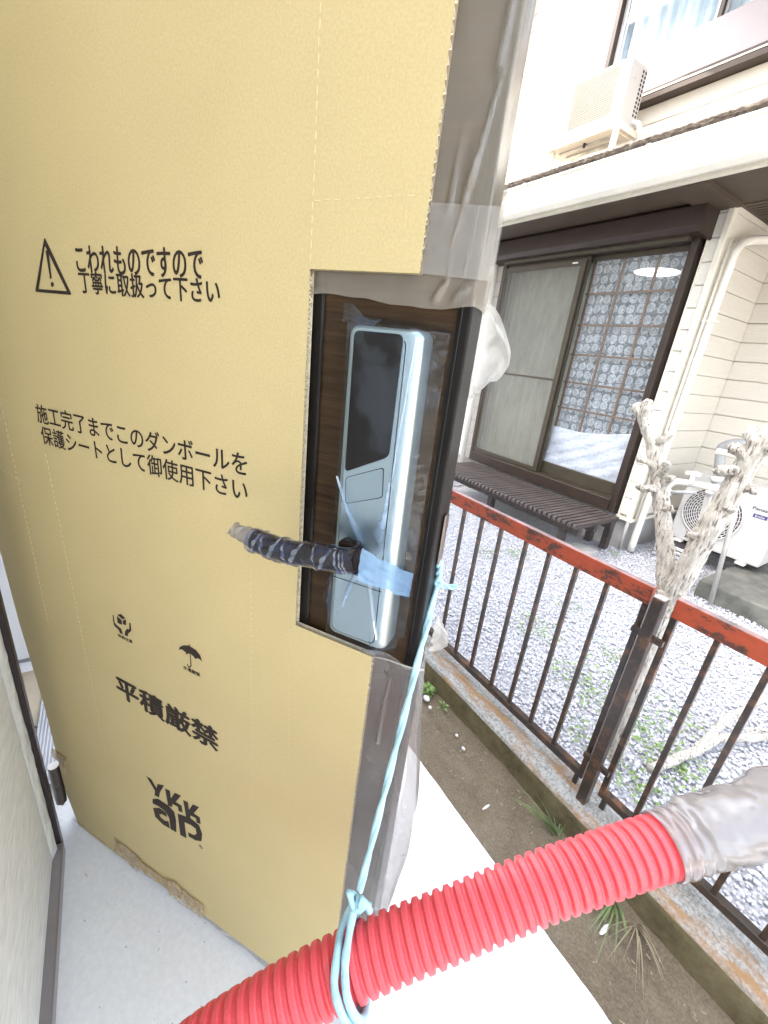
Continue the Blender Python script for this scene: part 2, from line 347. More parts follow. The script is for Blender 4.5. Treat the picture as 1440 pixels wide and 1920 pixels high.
# ------------------------------------------------------------------ the setting: ground
struct('ground', MB().box(-60, 60, -60, 60, -.5, -.22), M['earth'])
def soilf(u, v):
    x, y = -3.4 + u*5.2, .69 + v*.42
    z = -.152 + .012*noise.noise((x*9, y*9, 0)) + .006*noise.noise((x*31, y*31, 3))
    z += .016*max(0, (y-1.02)/.09) - .012*math.exp(-((y-.985-.02*noise.noise((x*5,1,0)))/.018)**2)*(1 if noise.noise((x*3,7,0)) > -.15 else .2)
    return (x, y, z)
struct('soil_strip', MB().grid(520, 46, soilf), M['soil'], smooth=True)
def slabf(u, v):
    x = -3.4+u*6.4
    prof = [(-3.2,-.006),(-2.0,0),(-.8,0),(-.2,0),(0,0),(.2,0),(.4,0),(.6,0),(.716,0),(.722,-.002),(.725,-.007),(.726,-.05),(.728,-.2)]
    t = v*(len(prof)-1); k = min(int(t+1e-6), len(prof)-2); t -= k
    y = prof[k][0]*(1-t)+prof[k+1][0]*t; z = prof[k][1]*(1-t)+prof[k+1][1]*t
    if y > .7: y += .0022*noise.noise((x*14,0,0))+.0016*noise.noise((x*45,2,0)); z -= .0015*max(0, noise.noise((x*30,5,0)))
    return (x, y, z)
struct('porch_slab', MB().grid(420, 13, slabf), M['conc'])
def bed(u, v):
    x, y = -7 + u*10, 1.19 + v*3.2
    return (x, y, -.118 + .008*noise.noise((x*4, y*4, 0)))
struct('gravel_bed', MB().grid(90, 40, bed), M['gravelbed'])
# loose gravel: one mass of small stones
ico = bmesh.new(); bmesh.ops.create_icosphere(ico, subdivisions=1, radius=1); iv = np.array([v.co[:] for v in ico.verts]); jf = np.array([[v.index for v in f.verts] for f in ico.faces]); ico.free()
xs = []
stp = .0145
for ix in range(int(4.4/stp)):
    for iy in range(int(2.75/stp)):
        x = -3.9 + (ix+random.random())*stp; y = 1.225 + (iy+random.random())*stp
        if x < -1.54 and y > 3.42: continue
        if x < -1.6 and y > 3.0 and x > -3.3: continue
        if x > -.62 + .0*y and y < 1.225 + 0: continue
        xs.append((x, y))
xs = np.array(xs); n = len(xs)
rot = np.random.normal(size=(n,4)); rot /= np.linalg.norm(rot, axis=1)[:,None]
a_, b_, c_, d_ = rot.T
RM = np.stack([np.stack([1-2*(c_*c_+d_*d_), 2*(b_*c_-a_*d_), 2*(b_*d_+a_*c_)],1), np.stack([2*(b_*c_+a_*d_), 1-2*(b_*b_+d_*d_), 2*(c_*d_-a_*b_)],1), np.stack([2*(b_*d_-a_*c_), 2*(c_*d_+a_*b_), 1-2*(b_*b_+c_*c_)],1)],1)
sz = .0048+.0075*np.random.random(n)**1.8; an = np.random.uniform(.55, 1.15, (n,3))
vv = iv[None]*np.random.uniform(.78, 1.18, (n, len(iv), 1))*an[:,None,:]*sz[:,None,None]
vv = np.einsum('nij,nkj->nki', RM, vv); vv[...,2] *= .75
hz = np.array([.008*noise.noise((x*4, y*4, 0)) for x, y in xs])
vv += np.concatenate([xs, (-.112 + hz + np.random.uniform(0, .009, n))[:,None]],1)[:,None,:]
ff = (jf[None] + (np.arange(n)*len(iv))[:,None,None]).reshape(-1,3)
gm = bpy.data.meshes.new('gravel'); gm.vertices.add(n*len(iv)); gm.vertices.foreach_set('co', vv.reshape(-1).astype(np.float32))
gm.loops.add(len(ff)*3); gm.loops.foreach_set('vertex_index', ff.reshape(-1).astype(np.int32))
gm.polygons.add(len(ff)); gm.polygons.foreach_set('loop_start', np.arange(0, len(ff)*3, 3, dtype=np.int32)); gm.polygons.foreach_set('loop_total', np.full(len(ff), 3, np.int32))
gm.update(calc_edges=True); obj('gravel', gm, M['gravel'], kind='stuff')
# weeds creeping through the gravel
wm = MB()
for (x, y, r, k) in [(-1.90,2.26,.09,60),(-1.78,2.44,.09,60),(-1.09,1.83,.12,110),(-.69,1.69,.15,170),(-.45,1.66,.15,170),(-.28,1.63,.13,140),(-.75,1.97,.13,70),(-1.16,2.16,.12,50),(-.40,1.86,.14,60),(-.33,1.40,.08,70),(-1.4,2.6,.1,30),(-.55,1.42,.08,40),(-1.5,3.25,.05,25)]:
    for i in range(k):
        t = random.random()*6.283; d = r*random.random()**.7
        px, py = x+d*math.cos(t)*1.2, y+d*math.sin(t); pz = -.1+random.random()*.018; s = random.uniform(.006,.014); q = random.random()*6.283
        dx, dy = math.cos(q)*s, math.sin(q)*s
        wm.add([(px,py,pz),(px+dx*.6-dy*.5,py+dy*.6+dx*.5,pz+s*.4),(px+dx*1.5,py+dy*1.5,pz+s*.3),(px+dx*.6+dy*.5,py+dy*.6-dx*.5,pz+s*.4)], [(0,1,2,3)])
obj('gravel_weeds', wm, M['leaf'], kind='stuff')

# ------------------------------------------------------------------ low kerb wall
kw = root('kerb_wall', 'low mossy concrete kerb with rust stains under the iron fence', 'kerb', (0,0,0))
def kerbf(u, v):
    x = -3.4 + u*5.0
    prof = [(1.066,-.24),(1.064,-.12),(1.062,-.065),(1.063,-.046),(1.071,-.037),(1.10,-.035),(1.15,-.034),(1.20,-.034),(1.225,-.036),(1.232,-.05),(1.232,-.24)]
    t = v*(len(prof)-1); k = min(int(t), len(prof)-2); t -= k
    y = prof[k][0]*(1-t)+prof[k+1][0]*t; z = prof[k][1]*(1-t)+prof[k+1][1]*t
    d = .0035*noise.noise((x*22, y*22, z*22)) + .004*noise.noise((x*5, y*9, z*9))
    return (x, y-d, z+d)
obj('kerb_block', MB().grid(500, 41, kerbf), M['kerb'], kw, smooth=True)

# ------------------------------------------------------------------ iron fence
def fence(x0, x1, bars, label):
    t = root('iron_fence', label, 'fence', ((x0+x1)/2, 1.145, -.035), 0, 'panels of the old iron fence'); cx = (x0+x1)/2
    obj('top_rail', MB().box(x0-cx, x1-cx, -.011, .011, .692, .745), M['redrail'], t, bevel=.003, seg=2)
    obj('bottom_rail', MB().box(x0-cx, x1-cx, -.009, .016, .045, .071), M['iron'], t, bevel=.002)
    for e in (x0+.008, x1-.008):
        obj('end_stile', MB().box(e-.008-cx, e+.008-cx, -.008, .008, .071, .692), M['iron'], t, bevel=.0015)
    for k, x in enumerate(bars):
        b0 = MB().box(-.0065,.0065,-.0065,.0065,.071,.692)
        if k == 0: first = obj('baluster', b0, M['iron'], t, bevel=.0012); first.location = (x-cx,0,0)
        else: kid(first, t, (x-cx,0,0))
    for xx in (x0+.02, x1-.02): obj('foot', MB().box(xx-.007-cx, xx+.007-cx, 0, .012, -.01, .045), M['iron'], t)
    return t
fence(-2.35, -.400, [-1.117-.1*k for k in range(11, 0, -1)]+[-1.117,-1.019,-.922,-.809,-.715,-.616,-.517], 'long fence panel with red flaking top rail left of the square post')
fence(-.345, 1.35, [-.242+.1*k for k in range(16)], 'fence panel with brighter red top rail right of the square post')
po = root('fence_post', 'square black iron post between the two red railed fence panels', 'post', (-.372,1.12,-.035))
obj('shaft', MB().box(-.0145,.0145,-.0145,.0145,-.02,.735), M['iron'], po, bevel=.002)
obj('cap', MB().box(-.0135,.0135,-.0135,.0135,.735,.737), M['galv'], po)
for z in (.62, .155):
    for s in (-1, 1): obj('clip', MB().box(min(s*.0145,s*.04), max(s*.0145,s*.04), -.004, .008, z-.008, z+.008), M['iron'], po)

# ------------------------------------------------------------------ neighbour house
hs = root('neighbour_house', 'cream sided two storey house with brown sliding window and small pent roof', 'house', (-2.5,4.2,-.1))
OX, OY, OZ = 2.5, -4.2, .1
def H(name, mb, mat, parent=None, **k):
    mb.v = [(x+OX, y+OY, z+OZ) for x, y, z in mb.v]; return obj(name, mb, mat, parent or hs, **k)
def shifted(mb): mb.v = [(x+OX, y+OY, z+OZ) for x, y, z in mb.v]; return mb
P_ = .137
wl = H('wall', MB().box(-3.95,-3.36,3.425,4.19,.17,2.4).box(-1.65,-1.55,3.425,4.19,.17,2.4).box(-3.36,-1.65,3.445,4.19,2.13,2.4).box(-1.55,1.6,4.215,4.5,.17,2.9).box(-7,-3.46,4.215,4.5,2.75,5.6).box(-3.46,-.38,4.215,4.5,2.75,3.42).box(-3.46,-.38,4.215,4.5,4.97,5.6).box(-.38,1.6,4.215,4.5,2.75,5.6), M['siding'])
# hollow for the window room is simply glazed in front of an inner room set behind the frame
def boards(x0, x1, y, z0, z1, mat, ax='x', gap=.0035):
    z = z0; k = 0
    while z < z1-.01:
        t = min(z+P_-gap, z1)
        m_ = MB()
        if ax == 'x': m_.prism_yz([(y+.02,z),(y+.006,z),(y,z+.005),(y,t-.005),(y+.006,t),(y+.02,t)], x0, x1)
        else: m_.prism_xz([(y-.02,z),(y-.002,z),(y,z+.003),(y,t-.003),(y-.002,t),(y-.02,t)], x0, x1)
        H('siding_board', m_, mat, wl); z += P_; k += 1
z0 = 2.245 - 15*P_
boards(-1.625, -1.562, 3.40, z0, 2.28, M['sidingw'])
boards(-3.95, -3.365, 3.40, z0, 2.28, M['sidingw'])
boards(3.41, 4.192, -1.53, z0, 2.28, M['siding'], 'y')
boards(-1.53, 1.6, 4.195, z0, 2.45, M['siding'])
uz = 3.405-5*P_
boards(-7, 1.6, 4.195, uz, 3.40, M['siding'])
boards(-7, -3.47, 4.195, 3.405, 5.3, M['siding'])
boards(-.39, 1.6, 4.195, 3.405, 5.3, M['siding'])
H('corner_trim', MB().box(-1.562,-1.524,3.388,3.432,.165,2.28), M['trim'], bevel=.003)
H('corner_cover', MB().box(-1.630,-1.622,3.385,3.42,.165,2.30), M['trim'])
H('base_flashing', MB().box(-1.64,-1.51,3.385,3.43,.150,.172).box(-1.53,-1.512,3.43,4.19,.150,.172).box(-1.512,1.6,4.18,4.2,.150,.172), M['trim'])
fd = H('foundation', MB().box(-3.94,-1.545,3.43,3.9,-.25,.17).box(-1.70,-1.545,3.9,4.3,-.25,.17).box(-1.545,1.6,4.22,4.5,-.25,.17), M['fnd'])
# window
wx0, wx1, wz0, wz1 = -3.355, -1.655, .19, 2.13
wi = H('window', MB().box(wx0,wx0+.045,3.345,3.44,wz0,wz1).box(wx1-.045,wx1,3.345,3.44,wz0,wz1).box(wx0+.045,wx1-.045,3.345,3.44,wz1-.045,wz1).box(wx0+.045,wx1-.045,3.335,3.44,wz0,wz0+.095), M['bronze'], bevel=.002)
H('sill_track', MB().box(wx0+.045,wx1-.045,3.35,3.36,.285,.295).box(wx0+.045,wx1-.045,3.385,3.395,.285,.297), M['bronze3'], wi)
def sash(x0, x1, y, bot, stile=.03, topz=2.085):
    H('sash', MB().box(x0,x0+stile,y,y+.028,.297,topz).box(x1-stile,x1,y,y+.028,.297,topz).box(x0+stile,x1-stile,y,y+.028,topz-.035,topz).box(x0+stile,x1-stile,y,y+.028,.297,bot), M['bronze3'], wi, bevel=.002)
    H('pane', MB().box(x0+stile,x1-stile,y+.012,y+.016,bot,topz-.035), M['glass'], wi)
sash(-2.50, wx1+(-.045), 3.40, .405)
sash(wx0+.045, -2.44, 3.365, .33)
H('insect_screen', MB().box(-3.285,-2.50,3.352,3.353,.33,2.02), M['screen'], wi)
H('screen_frame', MB().box(-3.305,-3.285,3.348,3.36,.30,2.06).box(-2.50,-2.455,3.345,3.36,.30,2.06).box(-3.285,-2.50,3.348,3.36,2.02,2.06).box(-3.285,-2.50,3.348,3.36,.30,.335).box(-3.285,-2.50,3.348,3.356,1.12,1.135), M['bronze3'], wi)
H('latch_tag', MB().box(-2.58,-2.53,3.343,3.346,2.035,2.045).box(-2.52,-2.46,3.338,3.344,2.098,2.108), M['whitepvc'], wi)
for x in (-2.445,-2.20,-1.94): H('lattice_bar', MB().box(x-.008,x+.008,3.452,3.468,.41,2.06), M['lattice'], wi)
for z in (1.823,1.585,1.352,1.123,.904,.66): H('lattice_bar', MB().box(-2.47,-1.70,3.455,3.465,z-.008,z+.008), M['lattice'], wi)
# room behind the glass
rm_ = MB(); rm_.add([(-3.355,6.5,.19),(-1.655,6.5,.19),(-1.655,6.5,2.125),(-3.355,6.5,2.125),(-3.355,3.441,.19),(-1.655,3.441,.19),(-1.655,3.441,2.125),(-3.355,3.441,2.125)], [(0,1,2,3),(0,3,7,4),(1,5,6,2),(3,2,6,7),(0,4,5,1)])
H('room_shell', rm_, M['room'])
# pent roof, gutter, soffit
H('soffit', MB().box(-5.2,-1.7,2.90,3.42,2.277,2.30).box(-1.7,1.8,2.90,4.2,2.277,2.30), M['soffit'])
for k in range(14):
    H('soffit_batten', MB().box(-1.50,1.8,3.42+k*.05,3.455+k*.05,2.270,2.277), M['soffit'])
H('soffit_beam', MB().box(-1.70,-1.50,2.90,3.40,2.255,2.277), M['soffit'])
H('fascia', MB().box(-5.2,1.8,2.86,2.90,2.262,2.45), M['trim'])
rf = H('pent_roof', MB().prism_yz([(2.83,2.455),(2.83,2.515),(4.22,2.90),(4.22,2.80)], -5.2, 1.8), M['tile'])
def edg(u, v):
    x = -5.2+u*7.0; t = v*2*math.pi
    return (x, 2.815+.010*math.cos(t)+.005*noise.noise((x*30,t,0)), 2.515+.011*math.sin(t)+.006*noise.noise((x*45,t*2,5)))
H('roof_edge_litter', MB().grid(700, 7, edg), M['tile'], rf, kind='stuff')
gp = [(2.865,2.44)]
for k in range(9): 
    t = math.pi*k/8; gp.append((2.812+.048*math.cos(math.pi*1-t+math.pi*0)*-1, 2.36-.075*math.sin(t)))
gp = [(2.86,2.45),(2.86,2.30),(2.835,2.268),(2.795,2.262),(2.765,2.285),(2.755,2.33),(2.755,2.375),(2.765,2.38),(2.765,2.44),(2.752,2.444),(2.752,2.456),(2.772,2.456)]
H('gutter', MB().prism_yz(gp, -5.2, 1.8), M['gutter'], bevel=.002)
for x in (-3.6,-2.7,-1.8): H('gutter_clip', MB().box(x-.012,x+.012,2.748,2.86,2.455,2.461), M['galv'])
# shutter box
sb = MB().prism_yz([(3.42,2.276),(3.25,2.276),(3.225,2.255),(3.225,2.145),(3.25,2.115),(3.42,2.10)], -3.56, -1.625)
H('shutter_box', sb, M['bronze2'], bevel=.004, seg=2)
H('shutter_end', MB().prism_yz([(3.42,2.28),(3.235,2.28),(3.215,2.258),(3.215,2.14),(3.25,2.105),(3.42,2.09)], -1.625,-1.612), M['bronze'])
H('shutter_slat_end', MB().box(-3.30,-1.70,3.30,3.34,2.085,2.11), M['bronze3'])
# downpipes
dp = MB(); 
dpath = spline([(-1.18,3.93,2.20),(-1.36,3.90,2.165),(-1.455,3.62,2.12),(-1.478,3.50,2.06),(-1.480,3.47,1.9),(-1.480,3.465,1.2),(-1.480,3.465,.5),(-1.478,3.46,-.09)], 60)
dp.tube(dpath, .026, 18)
dpo = H('downpipe', dp, M['whitepvc'], smooth=True)
for z in (1.62,.55): H('pipe_strap', MB().box(-1.525,-1.44,3.43,3.505,z-.008,z+.008), M['whitepvc'], dpo, bevel=.004)
H('narrow_pipe', MB().tube([(-1.535,3.392,-.09),(-1.535,3.392,.15)], .011, 10), M['fnd'], smooth=True)
H('cover_strip', MB().tube([(-1.50,3.42,.17),(-1.50,3.42,2.1)], .009, 8), M['trim'], smooth=True)
H('left_downpipe', MB().tube([(-3.47,3.36,-.09),(-3.47,3.36,2.25)], .028, 14), M['whitepvc'], smooth=True)
# upper window
uw = H('upper_window', MB().box(-3.33,-3.285,4.12,4.24,3.40,5.0).box(-3.33,-.4,4.10,4.24,3.40,3.445).box(-3.285,-.4,4.14,4.24,3.455,3.50).box(-3.285,-.4,4.16,4.24,4.95,5.0), M['bronze'], bevel=.003)
H('side_trim', MB().box(-3.47,-3.33,4.185,4.23,3.40,5.0), M['spandrel'], uw)
H('track', MB().box(-3.30,-.4,4.095,4.14,3.445,3.455), M['trim'], uw)
H('spandrel_panel', MB().box(-3.285,-.4,4.165,4.20,3.50,3.795), M['spandrel'], uw)
def usash(x0, x1, y):
    for q in (x0, x1-.035): H('sash_stile', MB().box(q,q+.035,y,y+.025,3.795,4.95), M['acgrey'], uw)
    H('pane', MB().box(x0+.035,x1-.035,y+.01,y+.014,3.795,4.95), M['glass'], uw)
usash(-3.285, -2.43, 4.175); usash(-2.43, -1.5, 4.20); usash(-1.5,-.4,4.175)
H('mid_stile', MB().box(-2.445,-2.415,4.168,4.20,3.795,4.95), M['bronze'], uw)
H('glass_bar', MB().box(-3.25,-2.46,4.186,4.192,4.10,4.125), M['acgrey'], uw)
cm = MB().grid(260, 6, lambda u, v: (-3.28+u*2.86, 4.262+.018*math.sin(u*95+2*math.sin(u*23))+.008*math.sin(u*221), 3.72+v*1.25))
H('window_curtain', cm, M['bluecurtain'], uw, smooth=True)
H('shade_roof', MB().prism_xz([(-3.55,5.18),(-.5,3.44),(-.5,3.54),(-3.55,5.28)], 3.25, 4.19), M['soffit'])  # sloped slab out of view, added to cast slanting shade on the upper wall
H('eave', MB().box(-7.5,2,3.55,4.5,5.30,5.42), M['trim'])
tag(obj('lace_curtain', MB().grid(120, 8, lambda u, v: (-2.49+u*.80, 3.50+.006*math.sin(u*60)+.004*math.sin(u*131), .33+v*1.75)), M['lace'], smooth=True), 'white lace curtain with round flower motifs behind the wooden lattice', 'curtain')
tag(obj('marbled_curtain', MB().grid(160, 8, lambda u, v: (-3.33+u*.88, 3.50+.012*math.sin(u*48+3*v*.3)+.007*math.sin(u*117+1), .27+v*1.8)), M['curtain'], smooth=True), 'dull beige marbled curtain behind the left sliding pane', 'curtain')
def towf(u, v):
    sag = .11*(1-(2*u-1)**2)
    x = -2.455+u*.72 - .02*(1-v)*(.5-u)
    top = .735+.075*u - .035*math.sin(math.pi*u)
    bot = .36
    z = bot + v*(top-bot)
    y = 3.440 + -.004*math.sin((u*1.1+v*.8)*11) + .003*math.sin((u-1.2*v)*19) + .004*noise.noise((u*20,v*20,0))
    return (x, y, z)
tag(obj('hanging_towel', MB().grid(70, 50, towf), M['towel'], smooth=True, solid=.002), 'pale lilac printed towel sagging inside the bottom of the right pane', 'towel')
lp = root('ceiling_lamp', 'round white ceiling lamp glowing behind the lace curtain', 'lamp', (-2.40,4.3,2.14))
dm = MB(); prof = [(.001,-.03),(.14,-.025),(.23,-.005),(.26,.02),(.25,.05),(.001,.06)]
for i in range(len(prof)):
    pass
dm.add([(r*math.cos(2*math.pi*k/28), r*math.sin(2*math.pi*k/28), z) for r, z in prof for k in range(28)], [(i*28+k, i*28+(k+1)%28, (i+1)*28+(k+1)%28, (i+1)*28+k) for i in range(len(prof)-1) for k in range(28)])
obj('shade', dm, M['lamp'], lp, smooth=True)
obj('stem', MB().tube([(0,0,.06),(0,0,.25)], .01, 8), M['black'], lp)

# ------------------------------------------------------------------ slatted deck bench
db = root('slatted_bench', 'dark weathered slatted bench step below the sliding window', 'bench', (-2.42,3.03,-.1))
ns = 38; pit = 1.70/ns
for k in range(ns):
    x = -3.27 + (k+.5)*pit + .0 - (-2.42)
    if k == 0:
        sm_ = MB().prism_yz([(-.27,.245),(-.275,.250),(-.27,.275),(-.262,.28),(.29,.28),(.29,.245)], -.0165, .0165); s0 = obj('slat', sm_, M['deckwood'], db, bevel=.0025); s0.location = (x,0,0)
    else:
        c = kid(s0, db, (x, random.uniform(-.003,.003), random.uniform(-.0015,.0015)))
for y in (-.20, .0, .22): obj('bearer', MB().box(-.84,.84,y-.02,y+.02,.19,.245), M['deckwood'], db)
for x in (-.72, -.05, .70):
    for y in (-.19,.2): obj('leg', MB().box(x-.025,x+.025,y-.025,y+.025,.03,.19), M['deckwood'], db)
obj('end_post', MB().box(.78,.83,.24,.29,.0,.25), M['deckwood'], db)
def stone(name, c, s, mat, label, cat, seed):
    m_ = MB(); b2 = bmesh.new(); bmesh.ops.create_cube(b2, size=1); bmesh.ops.subdivide_edges(b2, edges=b2.edges[:], cuts=5, use_grid_fill=True)
    for v in b2.verts:
        d = v.co.normalized()*.02*noise.noise(v.co*3+Vector((seed,0,0)))
        v.co = Vector((v.co.x*s[0]*(1+d.x), v.co.y*s[1]*(1+d.y), v.co.z*s[2])) + d*s[2]
    me = bpy.data.meshes.new(name); b2.to_mesh(me); b2.free()
    o = obj(name, me, mat, bevel=.006, seg=2); o.location = c; return tag(o, label, cat)
stone('foundation_stone', (-1.60,2.98,-.085), (.17,.12,.09), M['fnd'], 'small pale concrete footing block under the right end of the bench', 'block', 1)
stone('foundation_stone', (-3.05,2.85,-.085), (.17,.13,.09), M['slab'], 'concrete footing block in the shade below the left of the bench', 'block', 4)

# ------------------------------------------------------------------ upper air conditioner on its bracket
def ac_casing(w, d, h): return MB().box(-w/2, w/2, 0, d, 0, h)
au = root('outdoor_unit', 'white air conditioner unit on steel legs above the pent roof', 'air conditioner', (-3.06,3.75,3.155))
aw, ad, ah = .57, .24, .405
obj('casing', MB().box(-aw/2,aw/2,0,ad,0,ah), M['acw'], au, bevel=.012, seg=3)
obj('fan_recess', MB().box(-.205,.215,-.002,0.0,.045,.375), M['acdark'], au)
for k in range(25):
    z = .050 + k*.0132
    if k == 0: g0 = obj('grille_slat', MB().box(-.205,.215,-.026,-.018,0,.0066), M['grille'], au); g0.location=(0,0,z)
    else: kid(g0, au, (0,0,z))
obj('grille_frame', MB().box(-.218,-.205,-.027,.0,.035,.388).box(.215,.228,-.027,.0,.035,.388).box(-.205,.215,-.027,0,.376,.388).box(-.205,.215,-.027,0,.035,.046), M['acw'], au)
for r_ in range(2):
    for k in range(11):
        z = .075+k*.028; y = .165+.035*r_
        obj('side_vent', MB().box(aw/2, aw/2+.0015, y, y+.02, z, z+.018), M['acdark'], au)
obj('handle', MB().box(aw/2,aw/2+.004,.05,.09,.29,.315), M['acgrey'], au)
obj('pipe_cover', MB().tube(spline([(aw/2-.02,.2,.05),(aw/2+.05,.21,.02),(aw/2+.06,.24,-.06),(aw/2+.0,.32,-.12)], 14), .022, 10), M['acw'], au, smooth=True)
ab = root('steel_bracket', 'pale steel leg bracket carrying the upper air conditioner', 'bracket', (-3.06,3.75,2.72))
for x in (-.33, .29):
    obj('leg', MB().box(x-.018,x+.018,-.02,.015,.04,.44), M['trim'], ab); obj('leg', MB().box(x-.018,x+.018,.40,.43,.10,.46), M['trim'], ab)
    obj('cross_arm', MB().box(x-.016,x+.016,.015,.40,.385,.425), M['trim'], ab)
obj('drip_tray', MB().box(-.40,.275,-.05,.24,.372,.384), M['trim'], ab)
obj('rib', MB().box(-.3,.2,.05,.08,.358,.372).box(-.3,.2,.15,.18,.358,.372), M['galv'], ab)
obj('drain_stub', MB().tube([(-.02,.03,.37),(-.02,.03,.34)], .012, 8), M['acdark'], ab)

# ------------------------------------------------------------------ lower air conditioner
al = root('outdoor_unit', 'white air conditioner on the ground with round fan grille and dark lettering', 'air conditioner', (-1.06,3.72,.065))
obj('casing', MB().box(-.30,.30,0,.26,0,.54), M['acw'], al, bevel=.014, seg=3)
fc = (-.075, .27); FR = .185
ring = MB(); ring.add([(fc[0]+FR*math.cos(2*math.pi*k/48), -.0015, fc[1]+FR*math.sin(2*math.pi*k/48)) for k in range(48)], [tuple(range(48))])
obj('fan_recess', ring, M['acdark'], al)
cop = MB(); cop.add([(fc[0]+.12*math.cos(t), -.003, fc[1]-.02+.16*math.sin(t)) for t in [math.pi*(1.15+.6*k/14) for k in range(15)]], [tuple(range(15))])
obj('heat_fins', cop, M['copper'], al)
for j, r in enumerate([.190,.172,.157,.142,.127,.112,.097,.082,.067,.052,.037]):
    seg_ = 48; rr = .0055 if j else .010
    t_ = MB(); pts = [(fc[0]+r*math.cos(2*math.pi*k/seg_), -.012, fc[1]+r*math.sin(2*math.pi*k/seg_)) for k in range(seg_+1)]
    t_.tube(pts, rr*.62, 5, caps=False); obj('grille_ring', t_, M['acw'], al, smooth=True)
sp = MB()
for j, (r0, r1) in enumerate([(.157,.19),(.127,.157),(.097,.127),(.067,.097),(.03,.067)]):
    nsp = 34 - 4*j
    for k in range(nsp):
        t = 2*math.pi*(k+.5*j)/nsp; q = t+.06
        sp.tube([(fc[0]+r0*math.cos(t), -.012, fc[1]+r0*math.sin(t)), (fc[0]+r1*math.cos(q), -.012, fc[1]+r1*math.sin(q))], .0026, 4, caps=False)
obj('grille_spokes', sp, M['acw'], al, kind='stuff')
obj('hub', MB().tube([(fc[0],-.016,fc[1]),(fc[0],-.004,fc[1])], .032, 20), M['acw'], al)
for k in range(4): obj('panel_rib', MB().box(.14,.295,-.0015,0,.10+k*.055,.103+k*.055), M['acgrey'], al)
for x in (-.22, .20): obj('foot', MB().box(x-.03,x+.03,-.02,.06,-.02,0), M['whitepvc'], al, bevel=.004)
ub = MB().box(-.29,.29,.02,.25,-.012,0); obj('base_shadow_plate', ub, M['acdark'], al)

def text_mesh(s, size=1, off=0.0, ext=0):
    cu = bpy.data.curves.new('t', 'FONT'); cu.body = s; cu.size = 1; cu.offset = off; cu.extrude = ext; cu.resolution_u = 4
    o = bpy.data.objects.new('t', cu); COL.objects.link(o); dg = bpy.context.evaluated_depsgraph_get()
    me = bpy.data.meshes.new_from_object(o.evaluated_get(dg)); bpy.data.objects.remove(o); return me
def text_fit(name, s, u0, u1, z0, z1, y, mat, parent, off=.0):
    me = text_mesh(s); co = np.empty(len(me.vertices)*3, np.float32); me.vertices.foreach_get('co', co); co = co.reshape(-1,3)
    polys = [tuple(p.vertices) for p in me.polygons]; bpy.data.meshes.remove(me)
    mn, mx = co.min(0), co.max(0); t = (co-mn)/np.maximum(mx-mn, 1e-6); o_ = off*(z1-z0); mb = MB()
    for k, (dx, dz) in enumerate([(0,0)] if off == 0 else [(-o_,0),(o_,0),(0,o_*.7),(0,-o_*.7)]):
        mb.add([(u0+a[0]*(u1-u0)+dx, y-.00003*k, z0+a[1]*(z1-z0)+dz) for a in t], polys)
    return obj(name, mb, mat, parent)
text_fit('lettering', 'Panasonic', .138, .285, .388, .410, -.0012, M['logo'], al, .03)
obj('badge', MB().box(.155,.235,-.0012,0,.335,.362), M['blue_badge'], al)
text_fit('badge_lettering', 'Eolia', .168, .222, .341, .356, -.0018, M['whitepvc'], al)

pd = root('concrete_pad', 'mottled grey concrete pad in front of the ground air conditioner', 'slab', (-.2,3.6,-.1))
obj('pad_block', MB().box(-.70,1.4,-.40,.5,-.1,.115), M['slab'], pd, bevel=.01, seg=2)
fb = root('unit_foot_block', 'grey ribbed plastic block under the left end of the ground air conditioner', 'block', (-1.28,3.66,-.1))
for k in range(4): obj('rib', MB().box(-.10,.10,-.06+.0*k,.25,.005+k*.034,.03+k*.034), M['acgrey'], fb, bevel=.004)
obj('core', MB().box(-.09,.09,-.05,.24,0,.14), M['acdark'], fb)

# ------------------------------------------------------------------ standpipe taps and wall pipes
st = root('water_standpipe', 'steel water standpipe with white taps standing before the fan grille', 'standpipe', (-.92,3.05,-.1))
def pp(pts, r, name, mat, par, seg=10): return obj(name, MB().tube(pts, r, seg), mat, par, smooth=True)
obj('post_square', MB().box(-.017,.017,-.013,.013,0,.70), M['galv'], st, bevel=.003); st.rotation_euler = (0, math.radians(-5.0), 0)
pp([(0,0,.70),(0,0,.725)], .026, 'collar', M['galv'], st)
pp([(-.13,0,.745),(.17,0,.745)], .021, 'tap_body', M['whitepvc'], st, 12)
pp([(-.10,-.03,.745),(-.10,-.03,.80)], .012, 'valve', M['whitepvc'], st); obj('handle', MB().box(-.14,-.06,-.045,-.015,.80,.822), M['whitepvc'], st, bevel=.006, seg=2)
pp(spline([(-.13,0,.745),(-.19,-.01,.74),(-.225,-.015,.70),(-.235,-.015,.655)], 10), .019, 'spout', M['whitepvc'], st)
pp([(-.20,-.02,.67),(-.06,-.03,.70)], .011, 'hose_stub', M['pvcgrey'], st)
pp([(-.27,-.02,.655),(-.20,-.02,.665)], .022, 'nozzle', M['whitepvc'], st)
s2_ = root('water_standpipe', 'second white tap on a thin pale pipe behind the right limb of the tree', 'standpipe', (-.80,3.15,-.1))
pp([(.02,0,0),(-.09,0,.92)], .014, 'riser', M['galv'], s2_)
pp([(-.26,0,.945),(.16,0,.945)], .020, 'tap_body', M['whitepvc'], s2_, 12)
pp([(-.08,0,.96),(-.08,0,1.02)], .014, 'valve', M['whitepvc'], s2_); obj('handle', MB().box(-.10,-.06,-.03,.03,1.0,1.05), M['whitepvc'], s2_, bevel=.008, seg=2)
pp(spline([(.05,0,.945),(.10,0,.99),(.16,-.02,1.01),(.2,-.02,.97)], 10), .022, 'spout', M['whitepvc'], s2_)
pp([(.02,0,1.0),(.14,0,1.01)], .011, 'side_handle', M['whitepvc'], s2_)
